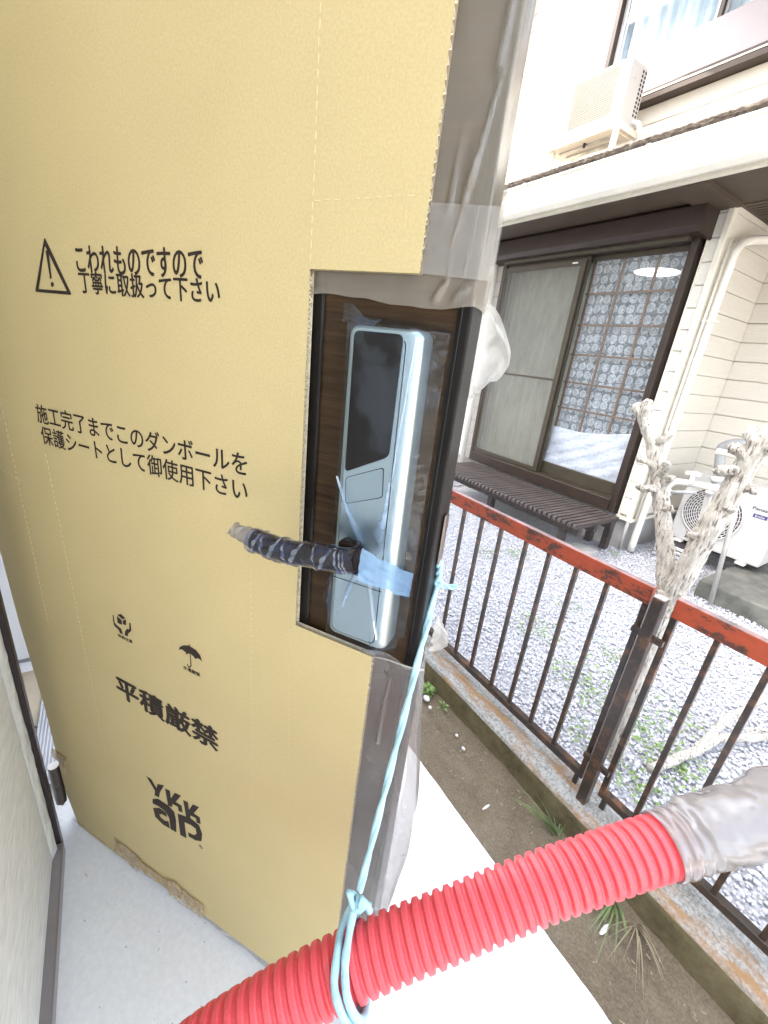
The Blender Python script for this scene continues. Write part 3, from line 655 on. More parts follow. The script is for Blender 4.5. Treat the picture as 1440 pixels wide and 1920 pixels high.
gp_ = root('grey_drain_pipe', 'bent grey plastic pipe coming out behind the ground air conditioner', 'pipe', (-1.16,3.62,.5))
pp(spline([(.03,0,-.05),(0,0,.15),(-.035,0,.30),(-.02,0,.345),(.05,0,.375),(.12,0,.37)], 24), .032, 'bend', M['pvcgrey'], gp_, 14)
pp([(0,0,.16),(.11,-.01,.165)], .024, 'branch_socket', M['pvcgrey'], gp_, 12); pp([(.012,0,.09),(.004,0,.125)], .040, 'collar', M['whitepvc'], gp_, 14)

# ------------------------------------------------------------------ pruned tree and fallen branch
def barkfn(amp, seed):
    def f(i, th, p):
        return amp*(noise.noise((p.x*30+math.cos(th)*2.2+seed, p.y*30+math.sin(th)*2.2, p.z*22)) + .55*abs(noise.noise((math.cos(th)*5+seed, math.sin(th)*5, p.z*60))))
    return f
tr = root('pruned_tree', 'bare pruned tree with two pale barked limbs behind the fence post', 'tree', (-.43,1.45,-.12))
def T(pts): return [(x+.43, y-1.45, z+.12) for x, y, z in pts]
def limb(name, pts, r0, r1, n, seed, par=tr, amp=.0055, seg=26, mat=None):
    path = spline(T(pts), n); rad = [r0+(r1-r0)*(i/(n-1)) for i in range(n)]
    return obj(name, MB().tube(path, rad, seg, fn=barkfn(amp, seed)), mat or M['bark'], par, smooth=True)
limb('trunk', [(-.43,1.45,-.14),(-.445,1.45,.05),(-.466,1.45,.236),(-.468,1.46,.42),(-.464,1.45,.58)], .026, .033, 110, 1)
l1 = limb('limb', [(-.464,1.45,.54),(-.497,1.45,.63),(-.525,1.45,.72),(-.568,1.45,.82),(-.625,1.45,.945),(-.671,1.45,1.037),(-.715,1.45,1.095)], .025, .019, 130, 5)
l2 = limb('limb', [(-.464,1.45,.54),(-.448,1.44,.64),(-.438,1.44,.767),(-.424,1.44,.875),(-.415,1.45,.985),(-.405,1.45,1.06),(-.37,1.46,1.15),(-.33,1.46,1.24)], .030, .026, 150, 9)
def stubs(par, spec, seed):
    for k, (p, q, r) in enumerate(spec):
        p, q = Vector(p), Vector(q); q = p+(q-p)*.62; mid = (p+q)/2 + Vector((.006,-.004,.004))
        limb('stub', [p, mid, q], r*.85, r*.85, 22, seed+k*3, par, .005, 14)
        d = (q-p).normalized()
        for j in range(3):
            e = q + Vector((random.uniform(-.012,.012), random.uniform(-.012,.012), random.uniform(-.008,.012)))
            limb('knuckle', [q-d*.006, (q+e)/2, e], r*.75, r*.45, 10, seed+j+k, par, .006, 12)
stubs(l1, [((-.70,1.45,1.075),(-.775,1.45,1.145),.020),((-.715,1.45,1.09),(-.715,1.44,1.160),.020),((-.66,1.45,1.01),(-.60,1.44,1.075),.012),((-.61,1.44,.93),(-.575,1.41,1.0),.013),((-.60,1.45,.90),(-.55,1.42,.955),.014),((-.63,1.44,.95),(-.70,1.42,.975),.012),((-.57,1.44,.83),(-.52,1.42,.855),.009),((-.60,1.43,.89),(-.655,1.41,.87),.013)], 20)
stubs(l2, [((-.41,1.44,1.03),(-.475,1.42,1.075),.018),((-.41,1.44,1.0),(-.49,1.41,.985),.016),((-.40,1.45,1.06),(-.33,1.42,1.09),.016),((-.42,1.43,.90),(-.375,1.40,.895),.011),((-.43,1.43,.80),(-.49,1.41,.78),.012),((-.41,1.44,1.05),(-.44,1.43,1.14),.016),((-.40,1.45,.95),(-.35,1.43,.965),.010)], 60)
stubs(tr, [((-.46,1.45,.55),(-.50,1.40,.60),.013),((-.45,1.45,.56),(-.40,1.41,.62),.013),((-.465,1.44,.50),(-.43,1.39,.53),.012),((-.46,1.44,.23),(-.555,1.43,.33),.015)], 90)
fbz = -.088
br = root('fallen_branch', 'grey forked dead branch lying on the gravel behind the right fence panel', 'branch', (-.28,1.75,-.1))
def TB(pts): return [(x+.28-.43+.0, y-1.75+1.45, z+.1-.12) for x, y, z in pts]
limb('main_stem', TB([(-.335,1.50,fbz),(-.31,1.62,fbz+.01),(-.285,1.74,fbz+.02),(-.262,1.88,fbz+.03),(-.20,2.02,fbz+.02),(-.16,2.14,fbz+.02)]), .017, .012, 90, 3, br, .004, 16)
limb('side_stem', TB([(-.285,1.74,fbz+.02),(-.285,1.95,fbz+.06),(-.25,2.15,fbz+.10),(-.20,2.38,fbz+.14)]), .014, .010, 60, 8, br, .004, 14)
for k in range(7): limb('twig', TB([(-.22,2.0,fbz+.02),(-.21+.02*random.uniform(-1,1),2.03+.03*random.random(),fbz+.03),(-.19+.05*random.uniform(-1,1),2.08+.06*random.random(),fbz+.05*random.random())]), .004, .002, 12, k, br, .001, 6)

# ------------------------------------------------------------------ weeds and litter by the kerb
def tuft(name, c, blades, h, label, mat, lean=(0,0), spread=.03, w=.0025, droop=.6):
    m_ = MB()
    for i in range(blades):
        q = random.random()*6.283; r = random.random()*spread*.4; L = h*random.uniform(.5,1.1)
        p = Vector((r*math.cos(q), r*math.sin(q), 0)); d = Vector((math.cos(q)*.5+lean[0], math.sin(q)*.5+lean[1], 1)).normalized()
        s = Vector((-d.y, d.x, 0)).normalized()*w*random.uniform(.6,1.4); pts = []
        for k in range(7):
            t = k/6; pp_ = p + d*L*t + Vector((d.x, d.y, 0))*L*droop*t*t - Vector((0,0,1))*L*droop*.7*t*t
            pp_.z = max(pp_.z, .003); pts.append((pp_, s*(1-t**1.5)))
        n0 = len(m_.v)
        for a, b in pts: m_.v += [tuple(a-b), tuple(a+b)]
        m_.f += [(n0+2*k, n0+2*k+1, n0+2*k+3, n0+2*k+2) for k in range(6)]
    o = obj(name, m_, mat, smooth=True); o.location = c; return tag(o, label, 'grass', 'grass tufts along the kerb foot')
tuft('grass_tuft', (-.375,1.045,-.15), 16, .20, 'long thin green grass tuft rising over the kerb left of the hose', M['grass'], (-.5,.1))
tuft('grass_tuft', (-.185,1.035,-.148), 26, .13, 'drooping green and dry grass tuft hanging below the red hose by the kerb', M['grass'], (-.1,-.6), .05, .003, .9)
tuft('dry_grass_tuft', (-.12,1.035,-.148), 14, .11, 'dry straw coloured stems trailing on the soil below the hose', M['drygrass'], (.3,-.7), .05, .0016, 1.0)
tuft('dry_grass_tuft', (-.25,1.03,-.148), 10, .12, 'pale dead grass stems beside the drooping green tuft', M['drygrass'], (-.3,-.6), .05, .0014, 1.0)
def weed(c, n, s, label):
    m_ = MB()
    for i in range(n):
        q = random.random()*6.283; h = random.uniform(.01,.06)*s*20; r = random.uniform(.004,.025)*s*20
        p = Vector((math.cos(q)*r, math.sin(q)*r, h)); a = Vector((math.cos(q), math.sin(q), .4)).normalized()*s*random.uniform(.7,1.2); b = Vector((-a.y, a.x, 0)).normalized()*s*.28
        m_.add([p, p+a*.5+b, p+a-Vector((0,0,s*.25)), p+a*.5-b], [(0,1,2,3)])
        m_.tube([(0,0,0), p*.6, p], .0008, 4, caps=False)
    o = obj('leafy_weed', m_, M['leaf']); o.location = c; return tag(o, label, 'weed')
weed((-1.03,1.035,-.15), 26, .03, 'largest leafy weed at the far end of the kerb foot')
weed((-.93,1.035,-.148), 8, .022, 'small sprig of leaves against the kerb face right of the white stone')
def pebble(c, s, label, mat='white_bit'):
    b2 = bmesh.new(); bmesh.ops.create_icosphere(b2, subdivisions=2, radius=1)
    for v in b2.verts: v.co = Vector((v.co.x*s[0], v.co.y*s[1], v.co.z*s[2]))*(1+.25*noise.noise(v.co*1.3+Vector(c)*9))
    me = bpy.data.meshes.new('pebble'); b2.to_mesh(me); b2.free(); o = obj('pebble', me, M[mat], smooth=True); o.location = c; return tag(o, label, 'stone')
pebble((-1.0,1.005,-.14), (.016,.013,.012), 'largest white stone on the soil beside the leafy weed')
pebble((-.955,.99,-.143), (.008,.007,.007), 'second white pebble just right of the largest one')
pebble((-.745,.985,-.145), (.008,.006,.005), 'small white chip against the middle of the kerb foot')
pebble((-.80,1.0,-.143), (.007,.005,.005), 'white pebble halfway between the leafy weed and the small chip')
pebble((-.545,.905,-.147), (.004,.018,.004), 'long pale wood splinter lying on the soil near the porch slab')
pebble((-.16,.955,-.146), (.006,.022,.004), 'white curled scrap lying on the soil below the grass tufts')
lm_ = MB()
for i in range(150):
    x = random.uniform(-1.15, .1); y = random.choice([random.uniform(.74,1.05), random.uniform(.93,1.05)]); q = random.random()*6.283; s = random.uniform(.001,.007)
    z = -.145+.012*noise.noise((x*9,y*9,0)); a = (math.cos(q)*s, math.sin(q)*s); b = (-math.sin(q)*.0014, math.cos(q)*.0014)
    lm_.add([(x-a[0]-b[0],y-a[1]-b[1],z),(x+a[0]-b[0],y+a[1]-b[1],z+.001),(x+a[0]+b[0],y+a[1]+b[1],z+.002),(x-a[0]+b[0],y-a[1]+b[1],z+.001)], [(0,1,2,3)])
obj('soil_litter', lm_, M['drygrass'], kind='stuff')

# ------------------------------------------------------------------ our own building (part of its wall shows bottom left; unseen outline shaped to cast shade)
ob = root('own_house', 'troweled grey mortar wall and dark door frame at the left edge', 'house', (-.9,-.3,0))
def B(name, mb, mat, parent=None, **k):
    mb.v = [(x+.9, y+.3, z) for x, y, z in mb.v]; return obj(name, mb, mat, parent or ob, **k)
B('wall', MB().box(-.90,.85,-.40,-.217,.035,2.62), M['stucco'])
def pe(u, v):
    z = .03+u*2.5; t = v*math.pi/2
    return (-.882-.030*math.sin(t) if True else 0, -.2165+.010*math.cos(t)-.012*v+.0035*noise.noise((z*40,v*3,0)), z)
def pe(u, v):
    z = .03+u*2.5
    return (-.862-.042*v, -.2165+.006*math.sin(v*math.pi*.8)+.004*noise.noise((z*38,v*4,0))*math.sin(v*3.1), z)
B('plaster_edge', MB().grid(300, 8, pe), M['plaster'], smooth=True)
B('door_frame', MB().box(-.925,-.904,-.36,-.203,.0,2.2), M['framealu'], bevel=.002)
B('frame_side', MB().box(-.945,-.925,-.36,-.212,.0,2.2), M['frameside'], bevel=.002)
B('base_flashing', MB().box(-.90,.85,-.25,-.198,.0,.035), M['frameside'], bevel=.003)
B('hall_lining', MB().box(-1.78,-1.70,-2.2,-.22,.0,2.6).box(-1.78,.85,-2.3,-2.2,0,2.6), M['whitewall'])
B('skirting', MB().box(-1.70,-1.695,-2.2,-.22,0,.012), M['frameside'])
B('side_wall', MB().box(.85,.95,-7,-.217,0,2.86), M['ourwall'])  # unseen wing ends here so more sky light reaches the cardboard
B('ceiling', MB().box(-1.78,.85,-2.3,-.22,2.6,2.64), M['whitewall'])
B('front_wall', MB().box(-9,-1.78,-.42,-.217,0,6.6).box(-1.78,-.945,-.36,-.217,2.2,2.62), M['ourwall'])
B('shading_mass', MB().prism_xz([(-9,0),(-9,6.75),(-2.3,6.75),(-2.3,4.1),(-1.78,2.93),(0,2.83),(.85,2.83),(.85,2.66),(-1.79,2.66),(-1.79,0)], -7, -.22), M['ourwall'])  # unseen bulk, stepped outline shaped to keep the yard in shade
B('roof', MB().prism_xz([(-9.4,6.75),(-2.2,6.75),(-2.2,6.95),(-9.4,6.95)], -7.4, .02).prism_xz([(-2.3,4.15),(-1.76,2.95),(0,2.85),(.95,2.85),(.95,2.93),(0,2.93),(-1.72,3.03),(-2.3,4.25)], -7.4, .02), M['roofdark'])  # roofline shaped to shade the yard yet let sun onto the tree
tag(obj('cardboard_scrap', MB().box(-1.62,-1.31,-.36,-.255,.001,.012).box(-1.60,-1.33,-.345,-.262,.0121,.018), M['scrap']), 'flat tan cardboard scrap on the floor behind the hinge', 'cardboard')
mt = MB().grid(60, 40, lambda u, v: (-1.50+u*.42, -.285+v*.11, .022+.004*abs(math.sin(v*40)) + .01*u))
tag(obj('floor_mat', mt, M['mat'], solid=.003), 'blue grey corrugated plastic sheet on the floor beside the hinge', 'floor mat')

# ------------------------------------------------------------------ the open front door (local x = along the door, y = into it, z = up)
DP = (-.7644, -.0504, 0); DR = math.atan2(.5555298, .8314966)
dr = root('front_door', 'dark walnut front door with black edge stile and silver lock', 'door', DP, DR)
obj('door_panel', MB().box(-.262,.552,.014,.048,.02,2.05), M['wood'], dr)
obj('edge_stile', MB().box(.552,.5655,.0105,.052,.02,2.05), M['black'], dr, bevel=.0025, seg=2)
obj('stile_bead', MB().box(.5555,.5575,.0088,.0105,.02,2.05), M['black'], dr, bevel=.001)
obj('shadow_gap_strip', MB().box(.385,.4165,.010,.014,.02,2.05), M['black'], dr, bevel=.002)  # black strip standing in for the dark shadow gap beside the cutout
obj('strike_latch', MB().box(.5655,.5690,.030,.044,.985,1.045), M['hinge'], dr, bevel=.002)
hg = obj('hinge', MB().tube([(-.2655,-.004,.070),(-.2655,-.004,.1275)], .0115, 18).tube([(-.2655,-.004,.129),(-.2655,-.004,.192)], .0115, 18), M['hinge'], dr)
obj('pin_cap', MB().tube([(-.2655,-.004,.192),(-.2655,-.004,.1935)], .0112, 18), M['whitepvc'], hg)
obj('hinge_leaf', MB().box(-.263,-.235,.0090,.0135,.072,.19).box(-.300,-.272,-.003,.003,.045,.125), M['hinge'], hg)
# lock
lk = MB()
def lockring(ins, y):
    # outline with rounded corners; right side gets a wider round-over
    x0, x1, z0, z1 = .461+ins*.7, .5325-ins*1.45, .884+ins*.8, 1.2205-ins*.8; r = .008; pts = []
    for cx, cz, a0 in ((x1-r, z1-r, 0), (x0+r, z1-r, 90), (x0+r, z0+r, 180), (x1-r, z0+r, 270)):
        for k in range(7):
            t = math.radians(a0+15*k); x = cx+r*math.cos(t); z = cz+r*math.sin(t)
            x += (.003*(1-(z-z0)/(z1-z0)))*((x-x0)/(x1-x0)); pts.append((x, y, z))
    return pts
rings = [lockring(0,.014)] + [lockring(.0095*(1-math.cos(math.radians(a))), -.008-.0100*math.sin(math.radians(a))) for a in range(0, 91, 10)]
nr = len(rings[0]); lk.add([p for r in rings for p in r], [(i*nr+k, (i+1)*nr+k, (i+1)*nr+(k+1)%nr, i*nr+(k+1)%nr) for i in range(len(rings)-1) for k in range(nr)] + [tuple(range((len(rings)-1)*nr, len(rings)*nr))])
lo = obj('lock_plate', lk, M['silver'], dr, smooth=True)
lo.modifiers.new('ws', 'WEIGHTED_NORMAL')
def rpoly(pts, r, n=5):
    out = []; m_ = len(pts)
    for i in range(m_):
        a, b, c = Vector(pts[i-1]), Vector(pts[i]), Vector(pts[(i+1)%m_]); d1 = (a-b).normalized(); d2 = (c-b).normalized()
        for k in range(n+1):
            t = k/n; out.append(tuple((b+d1*r)*(1-t)**2 + b*2*t*(1-t) + (b+d2*r)*t*t))
    return out
obj('keypad_rim', MB().prism_xz(rpoly([(.4675,1.2165),(.5175,1.2165),(.5165,1.1065),(.4685,1.0815)], .006), -.0186, -.0175), M['silver2'], lo)
obj('keypad_glass', MB().prism_xz(rpoly([(.4685,1.2155),(.5165,1.2155),(.5155,1.1075),(.4695,1.0830)], .006), -.0192, -.018), M['keyglass'], lo)
fl = rpoly([(.4705,1.0775),(.5115,1.0965),(.5135,1.0655),(.4725,1.0490)], .004)
obj('flap_seam', MB().prism_xz(fl, -.0183, -.0178), M['seam'], lo)
fl2 = rpoly([(.4713,1.0772),(.5107,1.0953),(.5127,1.0662),(.4733,1.0500)], .0036)
obj('key_flap', MB().prism_xz(fl2, -.0187, -.0180), M['silver2'], lo)
obj('plate_seam', MB().box(.463,.524,-.0183,-.0178,.9605,.9615), M['seam'], lo)
obj('lever_base', MB().box(.474,.500,-.034,-.0175,.978,1.014), M['lever'], lo, bevel=.005, seg=3)
lv = spline([(.5145,-.060,1.0140),(.4947,-.060,1.0085),(.4646,-.060,1.0040),(.4326,-.060,.9995),(.4056,-.060,.9990),(.390,-.060,1.0008)], 50)
obj('lever_neck', MB().tube([(.487,-.03,.998),(.497,-.045,1.004),(.507,-.058,1.0115)], .0095, 14), M['lever'], dr, smooth=True)
lvr = [.0108+.0010*math.sin(i*.06) for i in range(50)]
lvo = obj('lever_handle', MB().tube(lv, lvr, 20), M['lever'], dr, smooth=True)

# protective blue film on lock and lever
M['fold_glint'] = film_mat('film_fold_glint', (.70,.84,.98), .20, rough=.1, trans=.3, gloss=1.4, wr=30, opvar=.14, psc=60)  # pale film colour for strips that stand in for highlights on creases
bf = root('lever_film', 'crinkled blue protective film wrapped round the door lever with a loose end', 'plastic film', DP, DR)
def wrapfn(i, th, p):
    ph = p.x*240+th*1.0
    return .0010 + .0016*abs(math.sin(ph*.5+2*noise.noise((p.x*50,th,0))))**8 + .0010*max(0, noise.noise((p.x*70+math.cos(th)*1.2, math.sin(th)*1.2, 4)))
lv2 = spline([(.5135,-.060,1.0135),(.4947,-.060,1.0085),(.4646,-.060,1.0040),(.4326,-.060,.9995),(.4056,-.060,.9990),(.388,-.060,1.0008)], 200)
obj('wrap', MB().tube(lv2, [.0116]*200, 40, caps=False, fn=wrapfn), M['leverfilm'], bf, smooth=True)
def spiral(i0, th0, i1, th1, w):
    m_ = MB(); n_ = 24
    for q in range(n_+1):
        t = q/n_; i = i0+(i1-i0)*t; th = th0+(th1-th0)*t; k = int(i); c = Vector(lv2[min(k,199)]); d = (Vector(lv2[min(k+2,199)])-Vector(lv2[max(k-2,0)])).normalized()
        a = (Vector((0,0,1))-d.z*d).normalized(); bb = d.cross(a); r = .0128+.0008*math.sin(q*.9+th0); ww = w*(math.sin(math.pi*min(.97,max(.03,t)))**.6)*(1+.3*noise.noise((q*.4,th0,0)))
        p = c+(a*math.cos(th)+bb*math.sin(th))*r
        m_.v += [tuple(p-d*ww/2), tuple(p+(a*math.cos(th)+bb*math.sin(th))*.0007), tuple(p+d*ww/2)]
    for q in range(n_): m_.f += [(3*q,3*q+1,3*q+4,3*q+3), (3*q+1,3*q+2,3*q+5,3*q+4)]
    obj('crease_glint', m_, M['fold_glint'], bf, smooth=True)  # pale ribbon laid on the wrap as a highlight streak
SPIRALS = [(150,-1.2,162,1.4,.0035),(128,1.5,146,-1.3,.005),(112,-1.4,120,1.2,.004),(92,1.4,110,-1.0,.006),(70,-1.0,76,1.5,.0025),(50,1.3,72,-1.4,.005),(36,-1.3,44,1.4,.003),(28,-1.4,34,1.3,.002),(20,-1.4,26,1.4,.0025),(170,1.3,182,-1.2,.004)]
tl = MB().grid(20, 30, lambda u, v: (.391-.030*u+.003*math.sin(v*6.28*2+u*3)*u, -.060+(.0112-.003*u)*math.sin(v*6.28)+.003*u*noise.noise((u*6,v*6,0)), 1.0012+.0035*u+(.0112*(1-.45*u))*math.cos(v*6.28)+.004*u*noise.noise((u*5,v*9,3))))
for s_ in SPIRALS: spiral(s_[0], s_[1]-math.pi/2, s_[2], s_[3]-math.pi/2, s_[4])
obj('loose_end', tl, M['sleeve'], bf, smooth=True)
lf = root('lock_film', 'shiny blue tinted film sheet creased over the silver lock plate', 'plastic film', DP, DR)
def ridge(x, z, x0, z0, x1, z1, w, h):
    d = Vector((x1-x0, z1-z0)); L = d.length; d /= L; p = Vector((x-x0, z-z0)); t = p.dot(d)
    q = abs(p.x*d.y-p.y*d.x); e = max(0, -t, t-L)
    return h*math.exp(-(q/w)**2)*math.exp(-(e/w)**2)*min(1, .35+.65*t/L if t > 0 else .35)
def lff(u, v):
    x = .4555+u*(.0945-.007*(v<.05)); z = .8800+v*.3480
    y = -.0205
    y += .0009*noise.noise((x*70,z*35,1)) + .0006*noise.noise((x*160,z*120,2))
    for r_ in ((.462,1.075,.497,1.012,.0022,-.010),(.527,1.10,.517,1.02,.0022,-.008),(.505,.985,.522,.895,.0020,-.007),(.480,.985,.462,.93,.003,-.006),(.52,1.19,.524,1.06,.002,-.003),(.515,1.06,.505,1.01,.0022,-.008),(.49,.97,.476,.92,.002,-.005),(.534,1.215,.520,1.185,.002,-.004)):
        y += ridge(x, z, *r_)
    if x > .521: y += min(.032, ((x-.521)/.012)**2*.0125 if x < .535 else .017+.6*(x-.535))
    if x < .4615: y += (.4615-x)*2.5
    if z > 1.221: y += (z-1.221)*3.0
    return (x, y, z)
obj('sheet', MB().grid(110, 240, lff), M['bluefilm'], lf, smooth=True)
def fold_glint(pts, w0, w1, off, tw_):
    P = spline([(p[0], -off-(p[2] if len(p) > 2 else 0), p[1]) for p in pts], 26); m_ = MB()
    for i in range(26):
        t = i/25; d = Vector(P[min(i+1,25)])-Vector(P[max(i-1,0)]); d.normalize(); s = Vector((d.z, tw_, -d.x)).normalized(); w = (w0+(w1-w0)*t)*(1+.35*noise.noise((i*.3,off*90,tw_)))
        c = Vector(P[i]); m_.v += [tuple(c-s*w/2+Vector((0,.002,0))), tuple(c), tuple(c+s*w/2+Vector((0,.0025,0)))]
    for i in range(25): m_.f += [(3*i,3*i+1,3*i+4,3*i+3), (3*i+1,3*i+2,3*i+5,3*i+4)]
    obj('crease_glint', m_, M['fold_glint'], lf)  # whitish strip over the sheet, a highlight put in as geometry
fold_glint([(.4625,1.078),(.474,1.050),(.487,1.028),(.497,1.008)], .003, .011, .024, .3)
fold_glint([(.520,1.085),(.519,1.055),(.5165,1.035)], .002, .008, .024, -.2)
fold_glint([(.519,1.036),(.5155,1.024),(.521,1.014),(.517,1.006)], .013, .010, .027, .5)
fold_glint([(.508,.992),(.512,.965),(.520,.93),(.527,.905)], .009, .003, .026, .2)
fold_glint([(.497,.985),(.486,.955),(.480,.93)], .010, .003, .022, .2)
fold_glint([(.5285,1.214),(.5245,1.15),(.521,1.08)], .002, .0015, .021, .2)
obj('top_ear', MB().grid(24, 24, lambda u, v: (.4475+u*.045-.010*u*v, -.004-.012*(1-v)*u+.004*noise.noise((u*5,v*5,0)), 1.238-.0165*v-.014*u*(1-v)*1.0+.003*math.sin(u*7))), M['bluefilm'], lf, smooth=True)
obj('corner_flap', MB().grid(20, 20, lambda u, v: (.463+u*.079, .0+.006*math.sin(u*3)+.003*noise.noise((u*6,v*6,2)), .884-.010*v-.000*u)), M['bluefilm'], lf, smooth=True)
obj('side_flare', MB().grid(16, 40, lambda u, v: (.4615-.022*u*math.sin(v*math.pi)**.7, -.012+.018*u+.003*noise.noise((u*4,v*6,8)), .876+.085*v)), M['bluefilm'], lf, smooth=True)
def btf(u, v):
    A = [(.5204,-.0725,1.0000,1.0344),(.5290,-.052,.987,1.018),(.5335,-.034,.977,1.006),(.5400,-.012,.960,.991),(.5475,.0075,.9495,.9795)]
    t = u*4; k = min(int(t), 3); t -= k; p = [A[k][i]*(1-t)+A[k+1][i]*t for i in range(4)]
    return (p[0]+.001*v+.0012*noise.noise((u*5,v*4,5)), p[1]+.0016*noise.noise((u*6,v*6,2))+.004*math.sin(v*3.14)*(u<.3)*-.6, p[2]+(p[3]-p[2])*v+.002*noise.noise((u*4,v*3,1)))
bt = MB().grid(60, 30, btf)
tag(obj('blue_tape', bt, M['bluetape'], smooth=True), 'piece of translucent blue tape across the lock plate right of the lever', 'tape').location = DP
bpy.data.objects['blue_tape'].rotation_euler = (0,0,DR)

# ------------------------------------------------------------------ cardboard sheet
cs = root('cardboard_sheet', 'large tan printed cardboard sheet with a notch cut out round the lock', 'cardboard', DP, DR)
OUT = [(-.223,.008),(-.119,.004),(.0048,.018),(.18,.026),(.352,.028),(.509,.030),(.5115,.45),(.515,.858),(.4045,.860),(.4055,1.2657),(.5165,1.2655),(.519,1.45),(.5195,2.02),(-.285,2.02),(-.281,.78),(-.274,.60),(-.252,.38),(-.2456,.11)]
obj('front_liner', MB().prism_xz(OUT, 0, .0010), M['card'], cs)
obj('back_liner', MB().prism_xz(OUT, .0076, .0084), M['card_edge'], cs)
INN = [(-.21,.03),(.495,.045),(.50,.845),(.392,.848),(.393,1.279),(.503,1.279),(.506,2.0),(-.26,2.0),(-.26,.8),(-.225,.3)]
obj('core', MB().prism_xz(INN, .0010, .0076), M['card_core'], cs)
def flute(edge, z0, z1, dirn, y0, y1, pitch):
    m_ = MB(); n_ = int((z1-z0)/pitch*8); 
    for i in range(n_+1):
        z = z0+(z1-z0)*i/n_; t = math.sin((z-z0)/pitch*2*math.pi); y = (y0+y1)/2+(y1-y0)/2*.92*t
        x = edge(z)-.0004*dirn+ (.0012*noise.noise((z*180,y*50,0)))
        m_.v += [(x, y, z), (x-dirn*.012, y, z)]
    m_.f += [(2*i, 2*i+1, 2*i+3, 2*i+2) for i in range(n_)]
    obj('fluting', m_, M['card_edge'], cs, solid=.0010)
for (ya, yb, pi_) in ((.0012,.0074,.0085),):
    flute(lambda z: .4045+.0010*(z-.86)/.4, .863, 1.262, 1, ya, yb, pi_)
    flute(lambda z: .5165+.0025*(z-1.2655)/.18 if z < 1.45 else .519, 1.268, 1.75, 1, ya, yb, pi_)
    flute(lambda z: .509+.0025*(z-.03)/.42 if z < .45 else .5115+.0035*(z-.45)/.408, .035, .855, 1, ya, yb, pi_)
# perforation dashes, small ridges in a slightly lighter tan
pf = MB()
def dashes(p, q, ln, gap, w):
    p, q = Vector(p), Vector(q); d = q-p; L = d.length; d /= L; s = Vector((-d.y, d.x))*w/2; t = 0
    while t+ln < L:
        a, b = p+d*t, p+d*(t+ln); jt = Vector((random.uniform(-.0003,.0003),)*2); a += jt; b += jt
        q4 = [a-s, b-s, b+s, a+s]; m0 = (a+b)/2
        n0 = len(pf.v); pf.v += [(c.x, -.0002, c.y) for c in q4] + [((a*.8+b*.2).x, -.0006, (a*.8+b*.2).y), ((a*.2+b*.8).x, -.0006, (a*.2+b*.8).y)]
        pf.f += [(n0, n0+1, n0+5, n0+4), (n0+2, n0+3, n0+4, n0+5), (n0+1, n0+2, n0+5), (n0+3, n0, n0+4)]
        t += ln+gap
dashes((.4062,1.272),(.4074,1.98), .0062, .0040, .0012); dashes((.4085,1.3195),(.513,1.322), .0060, .0040, .0012)
dashes((.3335,.985),(.331,.46), .0052, .0042, .0007); dashes((.396,.850),(.409,.30), .0052, .0042, .0007)
dashes((-.168,1.10),(-.165,.62), .0052, .0050, .0009); dashes((-.072,1.005),(-.054,.36), .0052, .0048, .0008)
dashes((-.16,.93),(-.30,.965), .005, .005, .0008)
obj('perforation_dashes', pf, M['perf'], cs, kind='stuff')
INKY = -.0004
text_fit('printed_line', 'こわれものですので', .0655, .272, 1.2515, 1.2805, INKY, M['ink'], cs, .024)
text_fit('printed_line', '丁寧に取扱って下さい', .0660, .294, 1.2285, 1.2535, INKY, M['ink'], cs, .024)
text_fit('printed_line', '施工完了までこのダンボールを', -.0765, .3285, 1.0435, 1.0720, INKY, M['ink'], cs, .016)
text_fit('printed_line', '保護シートとして御使用下さい', -.0740, .3285, 1.0105, 1.0390, INKY, M['ink'], cs, .016)
text_fit('printed_line', '平積厳禁', .0185, .262, .5490, .5990, INKY, M['ink'], cs, .045)
text_fit('caption', '取扱注意', .0430, .0785, .6935, .7005, INKY, M['ink'], cs, .03)
text_fit('caption', '水濡厳禁', .1955, .2310, .6935, .7015, INKY, M['ink'], cs, .03)
text_fit('registered_mark', '®', .1995, .2095, .2555, .2655, INKY, M['ink'], cs)
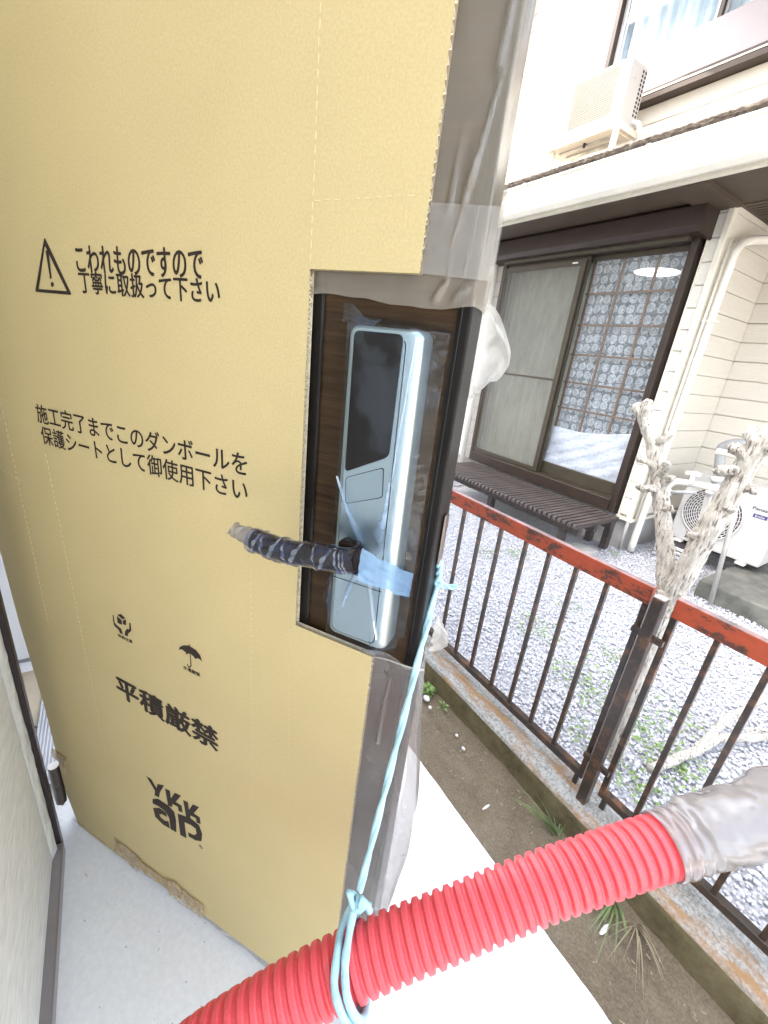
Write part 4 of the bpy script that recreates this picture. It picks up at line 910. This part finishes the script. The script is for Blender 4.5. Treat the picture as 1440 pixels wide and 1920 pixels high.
LOGO = [[(0.0675, 0.3685), (0.0819, 0.3688), (0.0944, 0.3521), (0.0995, 0.3668), (0.1177, 0.375), (0.1031, 0.3449), (0.0988, 0.3281), (0.0861, 0.3254), (0.0892, 0.3407)], [(0.1195, 0.3677), (0.1327, 0.37), (0.1332, 0.3489), (0.1459, 0.3735), (0.1624, 0.3767), (0.146, 0.348), (0.1616, 0.348), (0.1625, 0.3289), (0.1513, 0.326), (0.1505, 0.3374), (0.1359, 0.335), (0.1345, 0.3244), (0.1226, 0.3221)], [(0.167, 0.368), (0.1796, 0.3702), (0.1804, 0.3496), (0.1921, 0.3736), (0.2079, 0.3768), (0.1927, 0.3487), (0.2078, 0.3486), (0.209, 0.3299), (0.1983, 0.3271), (0.1973, 0.3383), (0.1833, 0.3359), (0.1821, 0.3256), (0.1708, 0.3233)], [(0.0784, 0.3099), (0.0954, 0.3217), (0.1241, 0.3224), (0.139, 0.314), (0.1416, 0.2935), (0.1389, 0.253), (0.1225, 0.2508), (0.122, 0.2832), (0.1137, 0.2958), (0.0947, 0.2988), (0.0766, 0.2955)], [(0.076, 0.2814), (0.0963, 0.2958), (0.1143, 0.2942), (0.1161, 0.2823), (0.1012, 0.2806), (0.0938, 0.2745), (0.0969, 0.267), (0.1085, 0.2658), (0.1189, 0.2718), (0.1206, 0.2511), (0.1008, 0.2486), (0.0798, 0.2567)], [(0.1478, 0.3163), (0.1834, 0.3281), (0.2044, 0.3237), (0.2109, 0.3046), (0.2079, 0.2798), (0.1917, 0.2693), (0.1733, 0.2675), (0.1724, 0.2793), (0.1891, 0.283), (0.1959, 0.2931), (0.1943, 0.3062), (0.1819, 0.3077), (0.1651, 0.3034), (0.1668, 0.2562), (0.1496, 0.2535)]]
HAND = [[(0.0364, 0.7358), (0.0388, 0.7359), (0.0386, 0.7211), (0.0435, 0.7174), (0.0541, 0.7145), (0.0565, 0.704), (0.0494, 0.7031), (0.0463, 0.7093), (0.0365, 0.7132), (0.0352, 0.7212)], [(0.0773, 0.7363), (0.0805, 0.7359), (0.0798, 0.7206), (0.0705, 0.7106), (0.0685, 0.7043), (0.0609, 0.7038), (0.0635, 0.7134), (0.0725, 0.7233), (0.0711, 0.7182), (0.0751, 0.7226)], [(0.0489, 0.7406), (0.0583, 0.7458), (0.069, 0.7414), (0.0604, 0.7358)], [(0.0471, 0.7379), (0.0586, 0.7332), (0.0577, 0.7235), (0.0466, 0.7231)], [(0.061, 0.7335), (0.0694, 0.7393), (0.0685, 0.7272), (0.0604, 0.7255)]]
UMB = [[(0.1882, 0.7278), (0.1915, 0.7354), (0.2003, 0.7418), (0.2111, 0.7459), (0.2116, 0.7484), (0.2134, 0.7492), (0.2132, 0.7459), (0.2265, 0.7438), (0.2345, 0.7368), (0.2373, 0.7268), (0.2326, 0.7293), (0.2277, 0.729), (0.2232, 0.7254), (0.2202, 0.7286), (0.2149, 0.7308), (0.2096, 0.7301), (0.2037, 0.7253), (0.204, 0.7293), (0.198, 0.7315), (0.1935, 0.7312)], [(0.2119, 0.73), (0.2137, 0.7303), (0.2141, 0.7083), (0.212, 0.704), (0.2083, 0.7026), (0.2052, 0.7037), (0.2046, 0.7081), (0.2065, 0.7089), (0.207, 0.7051), (0.2097, 0.7049), (0.212, 0.7076)]]
TRI = [[(0.0102, 1.2895), (-0.0284, 1.2252), (0.0482, 1.2252)], [(0.0081, 1.2793), (-0.0192, 1.2291), (0.0389, 1.2293)], [(0.0078, 1.2738), (0.0123, 1.2748), (0.0143, 1.273), (0.012, 1.2435), (0.0084, 1.2414)], [(0.0117, 1.2392), (0.0146, 1.2373), (0.0142, 1.2344), (0.0111, 1.2324), (0.008, 1.2337), (0.0081, 1.2371)]]
def printed(name, polys):
    m_ = MB()
    for p in polys: m_.flat_xz(p, INKY)
    return obj(name, m_, M['ink'], cs)
printed('maker_logo', LOGO); printed('handling_mark', HAND); printed('umbrella_mark', UMB)
to = rpoly(TRI[0], .004); ti = rpoly(TRI[1], .0015)
tm = MB(); nn = len(to); tm.v = [(x, INKY, z) for x, z in to] + [(x, INKY, z) for x, z in ti]
tm.f = [(i, (i+1)%nn, nn+(i+1)%nn, nn+i) for i in range(nn)]
tm.flat_xz(TRI[2], INKY); tm.flat_xz(rpoly(TRI[3], .001, 3), INKY); obj('warning_triangle', tm, M['ink'], cs)

# ------------------------------------------------------------------ plastic film on the door
def wr(x, z, s=1): return .0016*noise.noise((x*40,z*10,s)) + .0009*abs(noise.noise((x*60,z*22,s+3)))
uf = root('door_film', 'clear creased film covering the upper door edge beside the cardboard', 'plastic film', DP, DR)
def uff(u, v):
    s_ = u*.2150; x = min(.402+s_, .5670); z0 = 1.2435-.003*u + .0028*math.sin(u*9)+.002*noise.noise((u*7,0,0)); z = z0+v*(2.05-z0)
    y = .0065+wr(x, z)
    for r_ in ((.560,1.40,.548,1.33,.0016,-.006),(.551,1.345,.541,1.29,.0016,-.006),(.541,1.30,.540,1.262,.0013,-.004),(.557,1.32,.553,1.262,.0009,-.004),(.566,1.55,.556,1.40,.003,-.004),(.535,1.36,.533,1.31,.002,-.004),(.547,1.36,.544,1.315,.0018,-.004),(.540,1.262,.532,1.248,.003,-.006),(.565,1.262,.55,1.25,.003,-.006)):
        y += ridge(x, z, *r_)
    if .402+s_ > .5670: y += (.402+s_-.5670); x += .0018*noise.noise((y*40, z*12, 4))
    if v < .01: y -= .003
    return (x, y, z)
obj('sheet', MB().grid(110, 300, uff), M['film'], uf, smooth=True)
tp_ = MB().grid(20, 16, lambda u, v: (.514+u*.0655, .0040+.0008*noise.noise((u*5,v*5,0))+.010*max(0,u-.9), 1.2665+v*.0515-.004*u))
o = tag(obj('clear_tape', tp_, M['tape'], smooth=True), 'square piece of clear tape on the film beside the cardboard edge', 'tape'); o.location = DP; o.rotation_euler = (0,0,DR)
lw = root('door_film', 'milky film sleeve bulging round the lower door edge', 'plastic film', DP, DR)
def lwf(u, v):
    z = .05+v*.812; a = u*2.0
    bul = .010*math.sin(min(1,(1-v)*2.4)*math.pi*.5)+.018*math.exp(-((z-.60)/.16)**2)
    if u < .62: x = .500+u/.62*(.0735+bul); y = .0045-.010*math.sin(u/.62*2.4)*bul*30*.2
    else:
        t = (u-.62)/.38*math.pi*.9; x = .5735+bul-.004+.004*math.cos(t)+.0*t-.02*max(0,t-1.6); y = .0045+.026*(1-math.cos(t))
    y += wr(x, z, 5)*1.6 + .003*noise.noise((x*30, z*6, 9)); x += .003*noise.noise((z*12, u*3, 4))
    if v > .985: y -= .003
    z += (.006*math.sin(u*7)+.008*u)*v**8
    for r_ in ((.527,.85,.540,.836,.0012,-.004),(.540,.836,.537,.80,.0012,-.005),(.540,.836,.552,.848,.0012,-.004),(.537,.80,.535,.73,.002,-.006),(.566,.80,.573,.74,.002,-.004),(.56,.71,.575,.66,.002,-.005),(.57,.62,.565,.40,.006,-.006)): y += ridge(x, z, *r_)
    return (x, y, z)
obj('sheet', MB().grid(110, 200, lwf), M['film_low'], lw, smooth=True)
obj('rolled_hem', MB().tube([(.513+.066*t, .0035-.004*math.sin(t*3.1), .8555+.013*t+.003*math.sin(t*5)) for t in [k/16 for k in range(17)]], .0012, 6), M['bag'], lw, smooth=True)
bg_ = root('film_flap', 'white film flap puffing out behind the door edge', 'plastic film', DP, DR)
def bag(u, v):
    a = v*math.pi; w_ = math.sin(a)**.6*(1-.25*(v<.2))
    rim = .030 - .010*abs(v-.42)
    x = .562+u*(.008+rim*w_); z = 1.1670+v*.083 + .003*math.sin(u*8+v*5)
    y = .046+.02*math.sin(u*3.1)*w_+.004*noise.noise((u*5,v*8,2))+.003*math.sin(v*17+u*4)
    return (x, y, z)
obj('sheet', MB().grid(36, 50, bag), M['bag'], bg_, smooth=True)
bg2 = MB().grid(20, 30, lambda u, v: (.572+u*.022*math.sin(v*3.1)**.7+.003*noise.noise((u*4,v*6,7)),   .05+.01*math.sin(u*4), .862+v*.042))
obj('lower_lobe', bg2, M['bag'], bg_, smooth=True)
# brown tape scraps and film lip along the foot of the cardboard
def scrap(c, w, h, ang, label, seed, mat='browntape'):
    g = MB().grid(26, 20, lambda u, v: ((u-.5)*w, -.004*abs(noise.noise((u*4+seed,v*4,0)))-.006*max(0,noise.noise((u*7+seed,v*6,2)))-.001, (v-.5)*h*(1+.3*noise.noise((u*3+seed,0,0)))))
    ca, sa = math.cos(ang), math.sin(ang); g.v = [(x*ca-z*sa+c[0], y+c[1], x*sa+z*ca+c[2]) for x, y, z in g.v]
    o = tag(obj('brown_tape', g, M[mat], smooth=True), label, 'tape', 'brown tape scraps along the cardboard foot'); o.location = DP; o.rotation_euler = (0,0,DR); return o
scrap((-.035,-.001,.045), .085, .055, -.15, 'crumpled brown tape scrap lowest left on the cardboard foot, under the logo', 1)
scrap((.045,-.001,.045), .10, .03, -.05, 'thin strip of brown tape between the two crumpled scraps', 4)
scrap((.115,-.001,.048), .05, .05, .5, 'peaked brown tape scrap in the middle of the cardboard foot', 6)
scrap((.165,-.001,.045), .07, .05, -.1, 'rectangular brown tape piece rightmost on the cardboard foot', 9)
scrap((-.232,-.001,.235), .05, .035, -.15, 'brown tape piece wrapping the cardboard edge just above the hinge', 12)
lip = MB().grid(90, 8, lambda u, v: (-.24+u*.62, .009-.012*v+.003*noise.noise((u*14,v*2,0)), .0+.028*v*(.7+.5*noise.noise((u*9,0,5)))))
o = tag(obj('film_lip', lip, M['film_low'], smooth=True), 'clear film lip peeking out under the cardboard bottom edge', 'plastic film'); o.location = DP; o.rotation_euler = (0,0,DR)

# ------------------------------------------------------------------ red duct, grey sleeve, blue twine
HP = [(-.31,-.15,.38),(-.258,-.105,.49),(-0.247, -0.052, 0.476),(-0.234, 0.022, 0.514),(-0.216, 0.101, 0.549),(-0.194, 0.178, 0.578),(-0.161, 0.266, 0.613),(-0.129, 0.351, 0.648),(-0.106, 0.41, 0.667),(-0.082, 0.471, 0.686),(-0.062, 0.521, 0.698)]
hp = spline(HP, 1200); L = [0]
for i in range(1, 1200): L.append(L[-1]+float(np.linalg.norm(hp[i]-hp[i-1])))
PT = .0130
def prof(s):
    t = (s/PT) % 1.0
    d = abs(t-.5)*2           # 0 at crest, 1 at groove
    return .0325 if d < .40 else   .0325-.0043*(.5-.5*math.cos(math.pi*min(1,(d-.40)/.45)))
hm = MB(); hm.tube(hp, [prof(s) for s in L], 44, caps=True)
tag(obj('corrugated_duct', hm, M['duct'], smooth=True), 'thick red corrugated plastic duct crossing the foreground', 'duct')
sv = spline([(-0.072, 0.496, 0.692),(-0.062, 0.521, 0.698),(-0.052, 0.546, 0.707),(-0.036, 0.584, 0.718),(-0.02, 0.624, 0.728),(0.002, 0.679, 0.741),(0.03, 0.746, 0.761),(0.058, 0.812, 0.784)], 150)
def slf(i, th, p):
    t = i/149; cr = .0013*math.sin(i*.55)*max(0, 1-t*2.0)
    return cr + t*.010*noise.noise((math.cos(th)*1.6+t*6, math.sin(th)*1.6, t*9)) + min(1,t*4)*.005*abs(noise.noise((math.cos(th-t*5)*1.5, math.sin(th-t*5)*1.5, t*6))) + .004*max(0,t-.3)*math.sin(3*th+i*.12)
tag(obj('duct_sleeve', MB().tube(sv, [.0345+.006*min(1,max(0,(i-20)/80)) for i in range(150)], 60, caps=False, fn=slf), M['sleeve'], smooth=True), 'wrinkled translucent grey plastic sleeve on the right end of the red duct', 'sleeve')
tw = root('twine', 'light blue twine tied from the door edge down round the red duct', 'twine', (-.19,.165,.64))
def TW(pts): return [(x+.19, y-.165, z-.64) for x, y, z in pts]
def strand2(path, R, r, turns, n, name):
    pa = [Vector(p) for p in spline(path, n)]
    for ph in (0, math.pi):
        pts = []; 
        for i in range(n):
            t = (pa[min(i+1,n-1)]-pa[max(i-1,0)]).normalized(); a = t.orthogonal().normalized(); a = (Vector((1,0,.2))-Vector((1,0,.2)).dot(t)*t).normalized(); b = t.cross(a); q = ph+turns*2*math.pi*i/(n-1)
            pts.append(pa[i]+(a*math.cos(q)+b*math.sin(q))*R)
        obj(name, MB().tube(pts, [r*(1+.12*noise.noise((i*.15,ph,0))) for i in range(n)], 9), M['rope'], tw, smooth=True)
edge_pt = (-0.3125, 0.2957, 0.9897)
strand2(TW([edge_pt,(-0.3174, 0.303, 0.9566)]), .0022, .0026, 1.5, 20, 'hitch')
strand2(TW([(-0.3174, 0.303, 0.9566),(-0.2872, 0.2621, 0.8493),(-0.2571, 0.2212, 0.7455),(-0.226, 0.179, 0.642)]), .0014, .0029, 3.0, 220, 'cord')
def knot(c, s, name, k=3):
    m_ = MB()
    for j in range(k):
        pts = [(c[0]+s*math.cos(t+j)*(1+.2*j), c[1]+s*.8*math.sin(t+j*1.3), c[2]+s*.7*math.sin(2*t+j*2)) for t in [2*math.pi*q/24 for q in range(25)]]
        m_.tube(TW(pts), s*.42, 8)
    obj(name, m_, M['rope'], tw, smooth=True)
knot((-0.3174, 0.303, 0.9566), .0045, 'small_knot', 2); knot((-0.225, 0.175, 0.63), .0070, 'main_knot', 3)
strand2(TW([(-0.3174, 0.303, 0.9566),(-0.3084, 0.312, 0.9536),(-0.3014, 0.321, 0.9566)]), .0018, .0018, 1, 14, 'tail')
strand2(TW([(-0.225, 0.175, 0.63),(-0.219, 0.183, 0.624),(-0.215, 0.189, 0.618)]), .002, .004, .6, 14, 'tail')
# two strands looped round the duct
ax = Vector((0.2968, 0.8903, 0.3453)).normalized(); c0 = Vector((-0.216, 0.101, 0.549)); e1 = Vector((0,0,1)); e1 = (e1-e1.dot(ax)*ax).normalized(); e2 = ax.cross(e1)
def around(P, s1, s2, th2, n=14):
    d = Vector(P[-1])-c0; a0 = d.dot(ax); th = math.atan2(d.dot(e2), d.dot(e1)); out = []
    d0 = Vector(P[0])-c0; a1 = d0.dot(ax); thB = math.atan2(d0.dot(e2), d0.dot(e1))
    while thB < th: thB += 2*math.pi
    if s1 < 0:
        while thB > th: thB -= 2*math.pi
    for i in range(1, n):
        t = i/n; q = th+(thB-th)*t; out.append(c0+ax*(a0+(a1-a0)*t)+(e1*math.cos(q)+e2*math.sin(q))*.036)
    return out
for k, P in enumerate(([(-0.2376, 0.176, 0.5947), (-0.2236, 0.1606, 0.5954), (-0.2003, 0.1414, 0.6032), (-0.1857, 0.1324, 0.5962), (-0.1729, 0.1329, 0.585)], [(-0.2327, 0.1798, 0.5946), (-0.2079, 0.1595, 0.6069), (-0.1917, 0.1468, 0.6051), (-0.1766, 0.1411, 0.5955), (-0.1668, 0.143, 0.5837)])):
    d = Vector(P[1])-c0; dd = Vector(P[3])-c0
    t1 = math.atan2(d.dot(e2), d.dot(e1)); t2 = math.atan2(dd.dot(e2), dd.dot(e1)); sg = 1 if (t2-t1+math.pi) % (2*math.pi) - math.pi > 0 else -1
    Q = [Vector(p) for p in P] + around(P, sg, 0, 0); Q.append(Vector(P[0]))
    Q = [c0+ax*((q-c0).dot(ax))+((q-c0)-ax*((q-c0).dot(ax)))  .normalized()*.0375 for q in Q]
    Q[0] = Vector((-0.225, 0.175, 0.63))+Vector((-.001,0,-.004)); Q[-1] = Vector((-0.225, 0.175, 0.63))+Vector((.003,.003,-.004))
    sp_ = spline([tuple(q) for q in Q], 110)
    obj('loop', MB().tube(TW([tuple(p) for p in sp_]), [.0043*(1+.22*noise.noise((i*.25,k,0))) for i in range(110)], 10), M['rope'], tw, smooth=True)
